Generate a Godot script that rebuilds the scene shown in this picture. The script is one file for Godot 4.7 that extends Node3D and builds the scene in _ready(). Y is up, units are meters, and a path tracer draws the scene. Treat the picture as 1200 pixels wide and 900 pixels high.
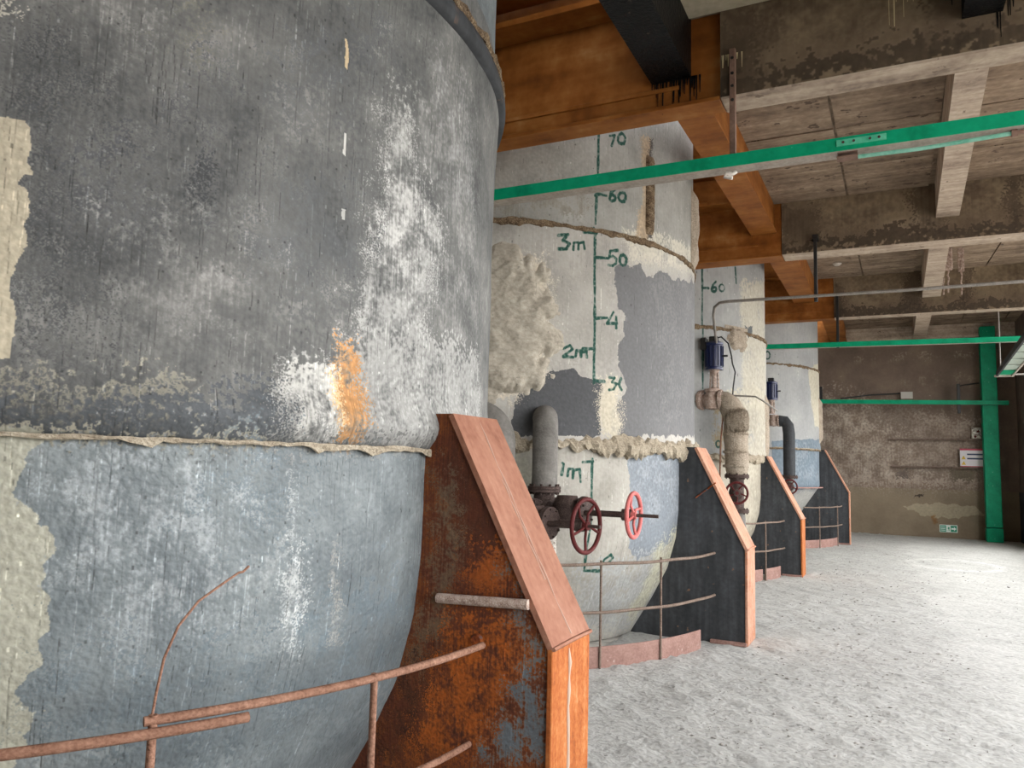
extends Node3D

# ---------------------------------------------------------------- measured print and stains on the tank jackets
# each patch: colour, ragged edge in metres, opacity, noise threshold, noise gain, tone variation, outline as (angle round the tank in degrees, height in metres)
const PATCHES_1 := [
	["4b4d4f", 0.1, 0.75, 0.3, 2.5, 0.25, [40.6, 2.83, 37.9, 2.94, 36.5, 2.48, 35.1, 1.89, 38.4, 1.87, 39.3, 2.19]],
	["4a4c50", 0.12, 0.7, 0.35, 2.5, 0.2, [36.3, 2.51, 32.8, 2.59, 30, 2.39, 28.1, 2.26, 34.6, 2.24, 36.5, 2.34]],
	["505256", 0.1, 0.65, 0.35, 2.5, 0.2, [31.8, 2.75, 28.1, 2.88, 25.6, 2.86, 25.6, 2.73, 31.1, 2.68]],
	["505257", 0.1, 0.6, 0.4, 2.5, 0.2, [28.3, 2.61, 26, 2.68, 26, 2.45, 27.4, 2.46]],
	["55585c", 0.12, 0.6, 0.35, 2.5, 0.2, [23, 2.89, 18.3, 3.13, 10.6, 3.45, 6.7, 3.34, 14.3, 2.95, 20.3, 2.73]],
	["54575a", 0.1, 0.6, 0.35, 2.5, 0.2, [20.2, 2.64, 13.9, 2.68, 10.2, 2.41, 15, 2.11, 21, 2.13, 22.3, 2.43]],
	["8f8f8c", 0.12, 0.7, 0.5, 3, 0.2, [36.6, 3.04, 31.8, 3.11, 30.8, 2.88, 32.8, 2.57, 35.5, 2.71]],
	["8c8c8a", 0.14, 0.7, 0.48, 3, 0.2, [34.7, 2.3, 27.3, 2.38, 25.8, 1.9, 33.9, 1.87]],
	["929290", 0.12, 0.6, 0.45, 2.5, 0.2, [7.6, 3.1, -8.7, 3.3, -16.5, 1.88, 4.3, 1.85, 3.9, 2.48]],
	["7c7a6c", 0.06, 0.6, 0.35, 2.5, 0.2, [30.2, 3.13, 27.9, 3.17, 27.8, 2.95, 29.2, 2.9]],
	["4e5256", 0.05, 0.85, 0.22, 3, 0.25, [60, 1.75, 33.1, 1.74, 24.9, 1.79, 19, 1.85, 18.7, 1.67, 28.1, 1.66, 36.4, 1.66, 60, 1.66]],
	["8d8a7d", 0.05, 0.85, 0.25, 3, 0.25, [60, 1.82, 34.4, 1.82, 29, 1.86, 25.3, 1.81, 29.5, 1.78, 36.6, 1.78, 60, 1.77]],
	["9a9687", 0.03, 0.9, 0.28, 3, 0.25, [60, 1.65, 33.6, 1.67, 28.1, 1.67, 19.5, 1.68, 19.3, 1.65, 60, 1.63]],
	["b9b09b", 0.018, 1, 0.05, 6, 0.16, [60, 2.6, 39.9, 2.61, 39.4, 2.45, 40, 2.41, 39.3, 2.36, 38.7, 2.3, 38.9, 2.26, 39.6, 2.19, 39.3, 2.07, 39.1, 1.89, 60, 1.86]],
	["c5c0b2", 0.03, 0.9, 0.2, 3, 0.16, [60, 2.98, 41.5, 2.98, 41.5, 2.95, 60, 2.94]],
	["a9a9a6", 0.05, 0.85, 0.3, 2, 0.2, [7.4, 3.14, 6.1, 3.17, 3, 2.87, -1.6, 2.73, -3.3, 2.55, -0.4, 2.33, 1.4, 2.12, 4.5, 1.99, 11.2, 1.96, 12.3, 2.02, 11.5, 2.16, 10.1, 2.34, 9.3, 2.56, 8.3, 2.86]],
	["bdbcb9", 0.05, 0.8, 0.46, 3, 0.15, [7.8, 2.8, 2.9, 2.83, 0.9, 2.58, 5.1, 2.35, 8.9, 2.32, 9.2, 2.53]],
	["9c9c99", 0.05, 0.85, 0.22, 2.2, 0.25, [12.9, 2.05, 4.8, 2.15, -16.6, 2.15, -18.3, 1.71, 18.5, 1.65, 19.2, 1.8, 17.9, 1.95, 14.3, 1.96]],
	["8c8d8d", 0.06, 0.6, 0.4, 2, 0.2, [2.3, 3.43, -7, 3.45, -13.4, 2.84, -4.6, 2.77, -0.9, 3.12]],
	["bcbbb6", 0.02, 0.9, 0.3, 3, 0.15, [18.3, 1.93, 13.3, 1.98, 13.1, 1.69, 14.3, 1.68, 15.3, 1.82, 16.1, 1.68, 17.4, 1.68, 17.3, 1.84, 18.9, 1.8]],
	["b5814e", 0.03, 0.9, 0.2, 2.2, 0.3, [13.1, 2.05, 11.8, 2.06, 10.6, 1.93, 9.8, 1.72, 11.1, 1.68, 12.9, 1.67, 12.9, 1.79, 13.5, 1.82]],
	["d9b98e", 0.02, 0.8, 0.35, 4, 0.2, [14.1, 1.92, 13, 1.95, 12.4, 1.73, 13.4, 1.7]],
	["c9b492", 0.006, 1, 0, 9, 0.1, [14.3, 3.25, 14, 3.25, 13.7, 3.19, 13.9, 3.13, 14.2, 3.14]],
	["c9c8c3", 0.006, 1, 0, 9, 0.1, [13.9, 2.87, 13.6, 2.87, 13.5, 2.78, 13.8, 2.79]],
	["b4b4b0", 0.006, 1, 0.1, 9, 0.1, [13.6, 2.57, 13.2, 2.57, 13.1, 2.53, 13.5, 2.53]],
	["3c3e41", 0.03, 0.7, 0.3, 4, 0.1, [28, 2.58, 26.4, 2.63, 26.6, 2.45, 27, 2.46, 27.4, 2.43]],
	["a3a294", 0.025, 1, 0.04, 6, 0.14, [60, 1.66, 36.1, 1.66, 37, 1.61, 37.5, 1.57, 38.5, 1.49, 37.3, 1.44, 36.4, 1.38, 35.8, 1.3, 35.9, 1.2, 35.2, 1.11, 36.1, 1.04, 35.8, 0.96, 37.3, 0.9, 35.3, 0.82, 36.6, 0.75, 37, 0.64, 60, 0.65]],
	["8e959a", 0.1, 0.7, 0.45, 3, 0.2, [35.6, 1.53, 29.1, 1.58, 23.7, 1.53, 23.6, 1.13, 26.5, 0.92, 31.6, 0.98, 34.5, 1.27]],
	["969b9c", 0.06, 0.7, 0.5, 3, 0.15, [35.7, 1.6, 18.4, 1.62, 18, 1.05, 26, 0.78, 33.7, 0.85]],
	["59646b", 0.1, 0.6, 0.4, 3, 0.2, [35.2, 1.02, 26.3, 0.87, 19.5, 1, 12.6, 0.43, 35.7, 0.65, 34.8, 0.8]],
	["606d75", 0.12, 0.6, 0.35, 3, 0.2, [23.8, 1.59, 18.4, 1.62, 17.8, 1.29, 22.4, 1.24]],
	["5d6a72", 0.12, 0.6, 0.4, 3, 0.2, [13.8, 1.09, 0.5, 1.1, -3.1, 0.55, 8.2, 0.52, 14.6, 0.72]],
	["b4b7b6", 0.03, 0.9, 0.34, 3, 0.15, [17.2, 1.29, 15.9, 1.26, 14.9, 1.04, 15.1, 0.96, 15.6, 0.86, 16.5, 0.88, 16.7, 1.05, 17.3, 1.14]],
	["a8acac", 0.02, 0.7, 0.42, 4, 0.12, [17.5, 1.58, 16.9, 1.57, 16.3, 1.3, 16.9, 1.29]],
	["a9a39a", 0.02, 0.6, 0.4, 4, 0.15, [12.4, 1.31, 11.7, 1.31, 10.1, 0.88, 11, 0.89]],
	["8a9195", 0.06, 0.5, 0.45, 2, 0.12, [9.7, 1.6, -1.4, 1.61, 0, 1.03, 6.9, 0.99]],
]
const PATCHES_2 := [
	["8d8c86", 0.12, 0.6, 0.4, 3, 0.2, [63.5, 4.21, 40.3, 4.47, 40, 3.8, 63.1, 3.69]],
	["6f6a60", 0.05, 0.7, 0.45, 4, 0.2, [63.2, 3.82, 40.1, 4.03, 40, 3.78, 63.1, 3.66]],
	["8a8780", 0.1, 0.6, 0.4, 3, 0.2, [49.8, 3.25, 32.9, 3.26, 32.7, 2.56, 47.5, 2.44]],
	["626263", 0.03, 1, 0.02, 6, 0.1, [33, 3.37, 30, 3.46, 27.9, 3.42, 24.5, 3.46, 22.7, 3.37, 17, 3.47, 10.7, 3.43, -6.5, 3.57, -12.6, 3.63, -12.6, 1.95, 30.7, 1.87, 32, 2.11, 28.6, 2.33, 32.2, 2.58, 30.8, 2.76, 28.8, 2.97, 32.9, 3.14]],
	["717171", 0.08, 0.6, 0.45, 3, 0.15, [23.6, 3.32, -12.6, 3.58, -12.6, 1.96, 18.4, 1.91]],
	["47484a", 0.02, 1, 0, 9, 0.14, [56, 2.11, 54.5, 2.31, 51.9, 2.35, 50.4, 2.33, 49.3, 2.39, 46.3, 2.43, 43.1, 2.43, 41.3, 2.38, 36.1, 2.34, 36.3, 1.86, 56.7, 1.83]],
	["b0a896", 0.04, 0.9, 0.2, 3, 0.15, [37.2, 2.36, 31.6, 2.38, 30.5, 1.87, 36.5, 1.86]],
	["b9b0a0", 0.05, 0.9, 0.25, 3, 0.2, [62.8, 3.33, 49.9, 3.4, 48.8, 3.18, 50.1, 2.36, 56.6, 2.13, 61.9, 2.13]],
	["b5b0a2", 0.04, 0.8, 0.3, 3, 0.15, [29.4, 3.76, -12.8, 3.92, -12.8, 3.68, 29.3, 3.45]],
	["747a80", 0.02, 1, 0, 9, 0.14, [28.1, 1.75, 4.8, 1.81, 3, 1.18, 7.3, 0.96, 12.8, 0.84, 22, 0.78, 26.9, 0.91, 26.4, 1.13]],
	["888d92", 0.05, 0.7, 0.45, 4, 0.15, [27.3, 1.66, 6, 1.68, 4.9, 1.1, 24.8, 1.06]],
	["8f8d80", 0.06, 0.8, 0.3, 3, 0.2, [61.7, 1.73, 49, 1.75, 47.7, 0.78, 60.9, 0.78]],
	["8f9190", 0.08, 0.8, 0.3, 3, 0.2, [41.2, 0.7, 5.6, 0.86, 0.7, 0.33, 6.1, 0, 33.1, 0.12]],
	["a8a58f", 0.05, 0.8, 0.3, 3, 0.2, [15.5, 0.88, 2.1, 1.1, -0.9, 0.84, 9.2, 0.37, 8.5, 0.06, 16.6, 0.23]],
	["46433f", 0.015, 0.9, 0.2, 4, 0.2, [24, 4.59, 20.5, 4.75, 20.2, 3.75, 24.6, 3.75, 22.3, 4.15]],
	["a39078", 0.02, 0.9, 0.15, 4, 0.25, [24.6, 4.7, 21.5, 4.74, 22.2, 3.72, 26.4, 3.73, 23.6, 4.17]],
]
const PATCHES_3 := [
	["b4ad9c", 0.05, 0.9, 0.2, 3, 0.2, [33.9, 2.76, 0.8, 3.01, -8.1, 0.38, 21.1, 0.45]],
	["c2bba9", 0.05, 0.8, 0.2, 3, 0.15, [23.7, 4.53, -7.9, 4.8, -0.9, 2.6, 24.2, 2.53]],
	["8f7447", 0.03, 0.6, 0.4, 4, 0.2, [39.7, 2.49, 34, 2.5, 34, 1.87, 39, 1.86]],
	["3f464c", 0.02, 0.8, 0.2, 4, 0.2, [21.5, 3.84, 15.2, 3.85, 16.1, 3.7, 22.1, 3.68]],
]
const PATCHES_4 := [
	["c4bda9", 0.03, 0.95, 0.1, 4, 0.15, [20, 3.97, -4.2, 4.19, -4.3, 2.68, 12.6, 2.64, 18.5, 3.2]],
	["727f89", 0.02, 1, 0, 9, 0.16, [49.9, 2.27, -4.3, 2.4, -4.4, 1.25, 49.9, 1.24]],
	["8d959c", 0.04, 0.7, 0.45, 4, 0.16, [38.7, 2.21, 2.4, 2.27, 1.4, 1.38, 35.4, 1.47]],
	["aaa9a3", 0.03, 0.9, 0.1, 4, 0.12, [49.8, 1.17, -4.2, 1.17, -4.8, 0.3, 39.9, -0.04]],
]
# the rusty web plate, outline in metres (x, height)
const PATCHES_PLATE := [
	["6b3a1c", 0.08, 0.7, 0.3, 3, 0.25, [-1.71, 0.96, -1.24, 1.03, -1.19, 0.47, -1.17, 0.44, -1.94, 0.3, -1.83, 0.67]],
	["a5571f", 0.06, 0.75, 0.36, 3, 0.25, [-1.67, 0.93, -1.39, 0.98, -1.24, 0.85, -1.23, 0.43, -1.9, 0.31, -1.78, 0.67]],
	["4a2b1f", 0.06, 0.7, 0.3, 3, 0.2, [-1.78, 1.68, -1.64, 1.68, -1.4, 1.27, -1.72, 1.18]],
	["99501f", 0.04, 0.8, 0.3, 3, 0.25, [-1.56, 1.26, -1.4, 1.27, -1.31, 1.11, -1.55, 1.05, -1.63, 1.11]],
	["665c4d", 0.04, 0.7, 0.38, 4, 0.2, [-1.78, 1.61, -1.67, 1.54, -1.64, 1.18, -1.71, 0.89, -1.87, 0.66, -1.92, 0.73, -1.8, 1.03]],
	["5f666c", 0.04, 0.9, 0.5, 7, 0.15, [-1.46, 1.21, -1.35, 1.19, -1.24, 1.01, -1.17, 0.44, -1.55, 0.37, -1.47, 0.55, -1.35, 0.74, -1.39, 0.96]],
	["5f666c", 0.03, 0.9, 0.4, 7, 0.15, [-1.38, 0.73, -1.2, 0.82, -1.17, 0.48, -1.53, 0.38, -1.45, 0.52]],
	["33201a", 0.06, 0.7, 0.35, 3, 0.2, [-2.03, 0.28, -1.91, 0.69, -1.75, 0.82, -1.78, 0.57, -1.9, 0.31]],
]
const STROKES_2 := [
	[37.5, 4.65, 37.5, 4.25, 38, 3.76],
	[38.4, 3.72, 38.1, 3, 38.1, 2.33],
	[37.8, 1.67, 37.8, 1.36, 37.8, 1.07, 38.3, 0.92, 38, 0.71, 33.7, 0.7],
	[41.2, 3.66, 38, 3.67],
	[38.1, 4.02, 37, 4.04, 35.1, 4.04],
	[38.1, 3.45, 34.7, 3.46],
	[37.9, 2.9, 34.9, 2.92],
	[40.9, 2.62, 38, 2.63],
	[37.8, 2.35, 35.4, 2.35],
	[40.1, 1.64, 37.6, 1.65],
	[47.1, 3.6, 44.9, 3.62, 46.1, 3.56, 44.5, 3.54, 45.2, 3.49, 47, 3.48],
	[43.6, 3.49, 43.5, 3.55, 42.4, 3.56, 42.4, 3.5, 42.4, 3.55, 41.2, 3.57, 40.9, 3.51],
	[45.4, 2.61, 44, 2.64, 43.4, 2.61, 45.4, 2.54, 43.2, 2.54],
	[42.6, 2.55, 42.4, 2.6, 41.4, 2.6, 41.3, 2.55, 41.4, 2.59, 40.1, 2.6, 39.9, 2.55],
	[45.1, 1.63, 44.7, 1.62, 45.1, 1.53],
	[43.7, 1.52, 43.5, 1.58, 42.5, 1.58, 42.5, 1.5, 42.3, 1.57, 40.9, 1.58, 40.6, 1.47],
	[32.8, 4.12, 33.9, 4.08, 34.3, 4.02, 34.2, 4.01, 33.7, 4, 33.2, 4.01, 32.8, 4.02, 32.6, 4.04, 32.8, 4.05, 33.2, 4.06, 33.8, 4.06, 34.2, 4.04, 34.3, 4.02],
	[29.6, 4.06, 30, 4.03, 30.7, 4.02, 31.4, 4.03, 31.7, 4.05, 31.7, 4.07, 31.2, 4.1, 30.5, 4.11, 29.9, 4.11, 29.5, 4.09, 29.6, 4.06],
	[32.1, 3.55, 34.2, 3.53, 34.5, 3.47, 33.5, 3.49, 32.5, 3.47, 32.5, 3.43, 33.5, 3.4, 34.7, 3.4],
	[29.6, 3.46, 30, 3.43, 30.6, 3.42, 31.2, 3.43, 31.5, 3.45, 31.5, 3.48, 31.1, 3.51, 30.5, 3.52, 29.9, 3.51, 29.5, 3.49, 29.6, 3.46],
	[33.1, 2.98, 34.9, 2.87, 32.1, 2.88],
	[32.3, 2.94, 32.3, 2.84],
	[34, 2.39, 32.6, 2.39, 33.3, 2.35, 32.1, 2.34, 32.8, 2.29, 34, 2.28],
	[30.7, 2.39, 31.4, 2.34, 30.6, 2.29],
	[34.4, 4.61, 33, 4.63, 33.9, 4.52],
	[29.9, 4.61, 30.3, 4.58, 31, 4.57, 31.7, 4.57, 32.1, 4.59, 32, 4.62, 31.6, 4.65, 30.9, 4.67, 30.2, 4.66, 29.8, 4.64, 29.9, 4.61],
	[33.5, 0.74, 32.9, 0.8, 31.4, 0.84, 30.5, 0.81, 31.9, 0.76],
]
const STROKES_3 := [
	[44.3, 4.61, 44.3, 2.8],
	[44.3, 4.32, 41.6, 4.33],
	[38, 4.45, 39.4, 4.39, 40, 4.32, 39.8, 4.3, 39.3, 4.29, 38.6, 4.29, 38, 4.31, 37.8, 4.33, 38, 4.35, 38.6, 4.36, 39.3, 4.35, 39.8, 4.34, 40, 4.32],
	[33.8, 4.35, 34.4, 4.32, 35.2, 4.31, 36, 4.32, 36.4, 4.34, 36.3, 4.38, 35.8, 4.41, 35, 4.42, 34.2, 4.41, 33.7, 4.38, 33.8, 4.35],
	[27.5, 4.73, 27, 4.49],
	[36.4, 1.97, 36.8, 1.95, 37.5, 1.94, 38.1, 1.95, 38.4, 1.98, 38.3, 2.01, 37.9, 2.03, 37.3, 2.04, 36.7, 2.03, 36.3, 2, 36.4, 1.97],
]
const STROKES_4 := [
	[50.6, 4.1, 51.2, 4.06, 52.2, 4.05, 53, 4.07, 53.5, 4.11, 53.4, 4.16, 52.8, 4.2, 51.9, 4.22, 51, 4.2, 50.5, 4.16, 50.6, 4.1],
]

var M := {}
var N := {}
var used := {}
var rng := RandomNumberGenerator.new()

# ---------------------------------------------------------------- room measures
func lut(z: float, zs: Array, hs: Array) -> float:
	if z >= zs[0]: return hs[0]
	for i in zs.size() - 1:
		if z >= zs[i + 1]:
			return lerpf(hs[i], hs[i + 1], (z - zs[i]) / (zs[i + 1] - zs[i]))
	return hs[-1]
func slab_h(z: float) -> float:
	return lut(z, [6.0, -5.14, -10.33, -16.65, -23.4], [4.1, 4.77, 5.10, 5.55, 5.52])

# ---------------------------------------------------------------- naming
func numbered(called: String) -> String:
	var k: int = used.get(called, 0)
	used[called] = k + 1
	return called if k == 0 else "%s_%03d" % [called, k]
func thing(called: String, label: String, category: String, at := Vector3.ZERO, group := "") -> Node3D:
	var o := Node3D.new()
	o.name = numbered(called)
	o.position = at
	add_child(o)
	return tag(o, label, category, group)
func tag(o: Node3D, label: String, category: String, group := "") -> Node3D:
	o.set_meta("label", label)
	o.set_meta("category", category)
	if group != "": o.set_meta("group", group)
	return o
func S() -> SurfaceTool:
	var st := SurfaceTool.new()
	st.begin(Mesh.PRIMITIVE_TRIANGLES)
	st.set_smooth_group(-1)
	return st
# shapes are written in room coordinates; a part is moved back by the place of its thing
func obj(called: String, st: SurfaceTool, m: Material, parent: Node = self) -> MeshInstance3D:
	st.generate_normals()
	var o := MeshInstance3D.new()
	o.mesh = st.commit()
	o.material_override = m
	if parent == self:
		o.name = numbered(called)
		add_child(o)
	else:
		o.name = called
		if parent.get_parent() == self: o.position = -(parent as Node3D).position
		parent.add_child(o, true)
	return o
func struct(called: String, st: SurfaceTool, m: Material) -> MeshInstance3D:
	var o := obj(called, st, m)
	o.set_meta("kind", "structure")
	return o

# ---------------------------------------------------------------- shapes
func tri(st: SurfaceTool, a: Vector3, b: Vector3, c: Vector3, o: Vector3) -> void:
	if (a - c).cross(a - b).dot(o) < 0.0:
		var t := b
		b = c
		c = t
	st.add_vertex(a)
	st.add_vertex(b)
	st.add_vertex(c)
func quad(st: SurfaceTool, a: Vector3, b: Vector3, c: Vector3, d: Vector3, o: Vector3) -> void:
	tri(st, a, b, c, o)
	tri(st, a, c, d, o)
func cbox(st: SurfaceTool, xf: Transform3D, size: Vector3, ch := 0.006) -> void:
	st.set_smooth_group(-1)
	var hf := size * 0.5
	ch = minf(ch, minf(hf.x, minf(hf.y, hf.z)) * 0.6)
	var pt := func(s: Vector3, axis: int) -> Vector3:
		var p := Vector3(s.x * (hf.x - ch), s.y * (hf.y - ch), s.z * (hf.z - ch))
		p[axis] = s[axis] * hf[axis]
		return xf * p
	for k in 3:
		var i := (k + 1) % 3
		var j := (k + 2) % 3
		for s in [-1.0, 1.0]:
			var q := []
			for e in [[-1.0, -1.0], [1.0, -1.0], [1.0, 1.0], [-1.0, 1.0]]:
				var v := Vector3.ZERO
				v[k] = s
				v[i] = e[0]
				v[j] = e[1]
				q.append(pt.call(v, k))
			var n := Vector3.ZERO
			n[k] = s
			quad(st, q[0], q[1], q[2], q[3], xf.basis * n)
		for si in [-1.0, 1.0]:
			for sj in [-1.0, 1.0]:
				var a := Vector3.ZERO
				a[i] = si
				a[j] = sj
				var b := a
				a[k] = -1.0
				b[k] = 1.0
				quad(st, pt.call(a, i), pt.call(b, i), pt.call(b, j), pt.call(a, j), xf.basis * (a + b))
	for sx in [-1.0, 1.0]:
		for sy in [-1.0, 1.0]:
			for sz in [-1.0, 1.0]:
				var v := Vector3(sx, sy, sz)
				tri(st, pt.call(v, 0), pt.call(v, 1), pt.call(v, 2), xf.basis * v)
func box(st: SurfaceTool, a: Vector3, b: Vector3, ch := 0.006) -> void:
	cbox(st, Transform3D(Basis(), (a + b) * 0.5), (b - a).abs(), ch)
func tube(st: SurfaceTool, pts: Array, r: float, sides := 10, closed := false, radii := []) -> void:
	var n := pts.size()
	var rings := []
	var up := Vector3.ZERO
	for i in n:
		var p: Vector3 = pts[i]
		var t: Vector3
		if closed: t = (pts[(i + 1) % n] - pts[(i + n - 1) % n])
		else: t = pts[mini(i + 1, n - 1)] - pts[maxi(i - 1, 0)]
		t = t.normalized()
		if up == Vector3.ZERO:
			up = t.cross(Vector3.UP if absf(t.y) < 0.9 else Vector3.RIGHT).normalized()
		up = (up - t * up.dot(t)).normalized()
		var side := t.cross(up)
		var ring := []
		var rr: float = radii[i] if radii.size() else r
		for k in sides:
			var a := TAU * k / sides
			ring.append(p + (up * cos(a) + side * sin(a)) * rr)
		rings.append(ring)
	st.set_smooth_group(0)
	for i in (n if closed else n - 1):
		var A: Array = rings[i]
		var B: Array = rings[(i + 1) % n]
		var mid: Vector3 = (pts[i] + pts[(i + 1) % n]) * 0.5
		for k in sides:
			var l := (k + 1) % sides
			quad(st, A[k], A[l], B[l], B[k], (A[k] + B[l]) * 0.5 - mid)
	st.set_smooth_group(-1)
	if not closed:
		for e in [0, n - 1]:
			var out: Vector3 = pts[e] - pts[1 if e == 0 else n - 2]
			for k in sides:
				tri(st, pts[e], rings[e][k], rings[e][(k + 1) % sides], out)
func bar(st: SurfaceTool, a: Vector3, b: Vector3, r: float, sides := 10) -> void:
	tube(st, [a, b], r, sides)
# a profile of (radius, distance along the axis) turned about an axis
func lathe(st: SurfaceTool, at: Vector3, axis: Vector3, prof: Array, segs := 24, smooth := false) -> void:
	axis = axis.normalized()
	var u := axis.cross(Vector3.UP if absf(axis.y) < 0.9 else Vector3.RIGHT).normalized()
	var v := axis.cross(u)
	for i in prof.size() - 1:
		var p: Vector2 = prof[i]
		var q: Vector2 = prof[i + 1]
		var cp := at + axis * p.y
		var cq := at + axis * q.y
		st.set_smooth_group(0 if smooth else i + 1)
		for k in segs:
			var a := TAU * k / segs
			var b := TAU * (k + 1) / segs
			var da := u * cos(a) + v * sin(a)
			var db := u * cos(b) + v * sin(b)
			var o := (da + db) * (q.y - p.y) + axis * (p.x - q.x) * 2.0
			if absf(q.y - p.y) < 1e-6: o = axis * (p.x - q.x)
			if p.x > 1e-5: tri(st, cp + da * p.x, cp + db * p.x, cq + db * q.x, o)
			if q.x > 1e-5: tri(st, cp + da * p.x, cq + db * q.x, cq + da * q.x, o)
	st.set_smooth_group(-1)
# a flat outline in local XY pushed along local Z
func prism(st: SurfaceTool, poly: Array, xf: Transform3D, depth: float) -> void:
	st.set_smooth_group(-1)
	var p2 := PackedVector2Array(poly)
	var ids := Geometry2D.triangulate_polygon(p2)
	var mid := Vector2.ZERO
	for p in p2: mid += p / p2.size()
	for z in [0.0, depth]:
		var o := xf.basis.z * (1.0 if z > 0.0 else -1.0) * signf(depth)
		for i in range(0, ids.size(), 3):
			tri(st, xf * Vector3(p2[ids[i]].x, p2[ids[i]].y, z), xf * Vector3(p2[ids[i + 1]].x, p2[ids[i + 1]].y, z), xf * Vector3(p2[ids[i + 2]].x, p2[ids[i + 2]].y, z), o)
	var cw := Geometry2D.is_polygon_clockwise(p2)
	for i in p2.size():
		var a := p2[i]
		var b := p2[(i + 1) % p2.size()]
		var nn := Vector2(b.y - a.y, a.x - b.x) * (-1.0 if cw else 1.0)
		quad(st, xf * Vector3(a.x, a.y, 0), xf * Vector3(b.x, b.y, 0), xf * Vector3(b.x, b.y, depth), xf * Vector3(a.x, a.y, depth), xf.basis * Vector3(nn.x, nn.y, 0))
# a flat plate facing +Z with its print laid out in metres from (x0, top)
func plate_uv(poly: Array, z: float, thick: float, x0: float, wide: float, top: float) -> SurfaceTool:
	var st := S()
	var p2 := PackedVector2Array(poly)
	var ids := Geometry2D.triangulate_polygon(p2)
	var put := func(p: Vector2, zz: float) -> void:
		st.set_uv(Vector2((p.x - x0) / wide, (top - p.y) / top))
		st.add_vertex(Vector3(p.x, p.y, zz))
	for i in range(0, ids.size(), 3):
		for q in [[z, [0, 1, 2]], [z - thick, [0, 2, 1]]]:
			for k in q[1]: put.call(p2[ids[i + k]], q[0])
	for i in p2.size():
		var a := p2[i]
		var b := p2[(i + 1) % p2.size()]
		for q in [[a, z], [b, z], [b, z - thick], [a, z], [b, z - thick], [a, z - thick]]: put.call(q[0], q[1])
	return st
# a beam whose soffit and top may change height and place along its run: eight corners
func hexa(st: SurfaceTool, c: Array) -> void:
	var mid := Vector3.ZERO
	for p in c: mid += p / 8.0
	for f in [[0, 1, 2, 3], [4, 5, 6, 7], [0, 1, 5, 4], [1, 2, 6, 5], [2, 3, 7, 6], [3, 0, 4, 7]]:
		var fm: Vector3 = (c[f[0]] + c[f[1]] + c[f[2]] + c[f[3]]) * 0.25
		quad(st, c[f[0]], c[f[1]], c[f[2]], c[f[3]], fm - mid)
func polar(cx: float, cz: float, deg: float, r: float, h: float) -> Vector3:
	return Vector3(cx + r * cos(deg_to_rad(deg)), h, cz + r * sin(deg_to_rad(deg)))
func arc_pts(cx: float, cz: float, d0: float, d1: float, r: float, h: float, n: int) -> Array:
	var a := []
	for i in n + 1: a.append(polar(cx, cz, lerpf(d0, d1, float(i) / n), r, h))
	return a
func arc_plate(st: SurfaceTool, cx: float, cz: float, d0: float, d1: float, r0: float, r1: float, h0: float, h1: float, n := 16) -> void:
	for i in n:
		var a := lerpf(d0, d1, float(i) / n)
		var b := lerpf(d0, d1, float(i + 1) / n)
		var m := polar(0, 0, (a + b) * 0.5, 1, 0)
		st.set_smooth_group(1)
		quad(st, polar(cx, cz, a, r1, h0), polar(cx, cz, b, r1, h0), polar(cx, cz, b, r1, h1), polar(cx, cz, a, r1, h1), m)
		st.set_smooth_group(2)
		quad(st, polar(cx, cz, a, r0, h0), polar(cx, cz, b, r0, h0), polar(cx, cz, b, r0, h1), polar(cx, cz, a, r0, h1), -m)
		st.set_smooth_group(-1)
		quad(st, polar(cx, cz, a, r0, h1), polar(cx, cz, b, r0, h1), polar(cx, cz, b, r1, h1), polar(cx, cz, a, r1, h1), Vector3.UP)
		quad(st, polar(cx, cz, a, r0, h0), polar(cx, cz, b, r0, h0), polar(cx, cz, b, r1, h0), polar(cx, cz, a, r1, h0), Vector3.DOWN)
	for e in [[d0, d0 - d1], [d1, d1 - d0]]:
		var t := polar(0, 0, e[0] + 90.0, 1, 0) * signf(e[1])
		quad(st, polar(cx, cz, e[0], r0, h0), polar(cx, cz, e[0], r1, h0), polar(cx, cz, e[0], r1, h1), polar(cx, cz, e[0], r0, h1), t)

# ---------------------------------------------------------------- materials
func noise_bytes(w: int, h: int, freq: float, sd: int, oct := 5, squash := 1, ridged := false, seamless := true) -> PackedByteArray:
	var n := FastNoiseLite.new()
	n.noise_type = FastNoiseLite.TYPE_SIMPLEX_SMOOTH
	n.seed = sd
	n.frequency = freq
	n.fractal_octaves = oct
	n.fractal_gain = 0.55
	if ridged: n.fractal_type = FastNoiseLite.FRACTAL_RIDGED
	var im: Image = n.get_seamless_image(w, h / squash) if seamless else n.get_image(w, h / squash)
	im.convert(Image.FORMAT_L8)
	if squash > 1: im.resize(w, h, Image.INTERPOLATE_CUBIC)
	return im.get_data()
func ramp_lut(cols: Array) -> PackedByteArray:
	var o := PackedByteArray()
	o.resize(768)
	for i in 256:
		var t := i / 255.0 * (cols.size() - 1)
		var k := mini(int(t), cols.size() - 2)
		var c := Color(cols[k]).lerp(Color(cols[k + 1]), t - k)
		o[i * 3] = int(c.r * 255)
		o[i * 3 + 1] = int(c.g * 255)
		o[i * 3 + 2] = int(c.b * 255)
	return o
const TS := 512
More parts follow.
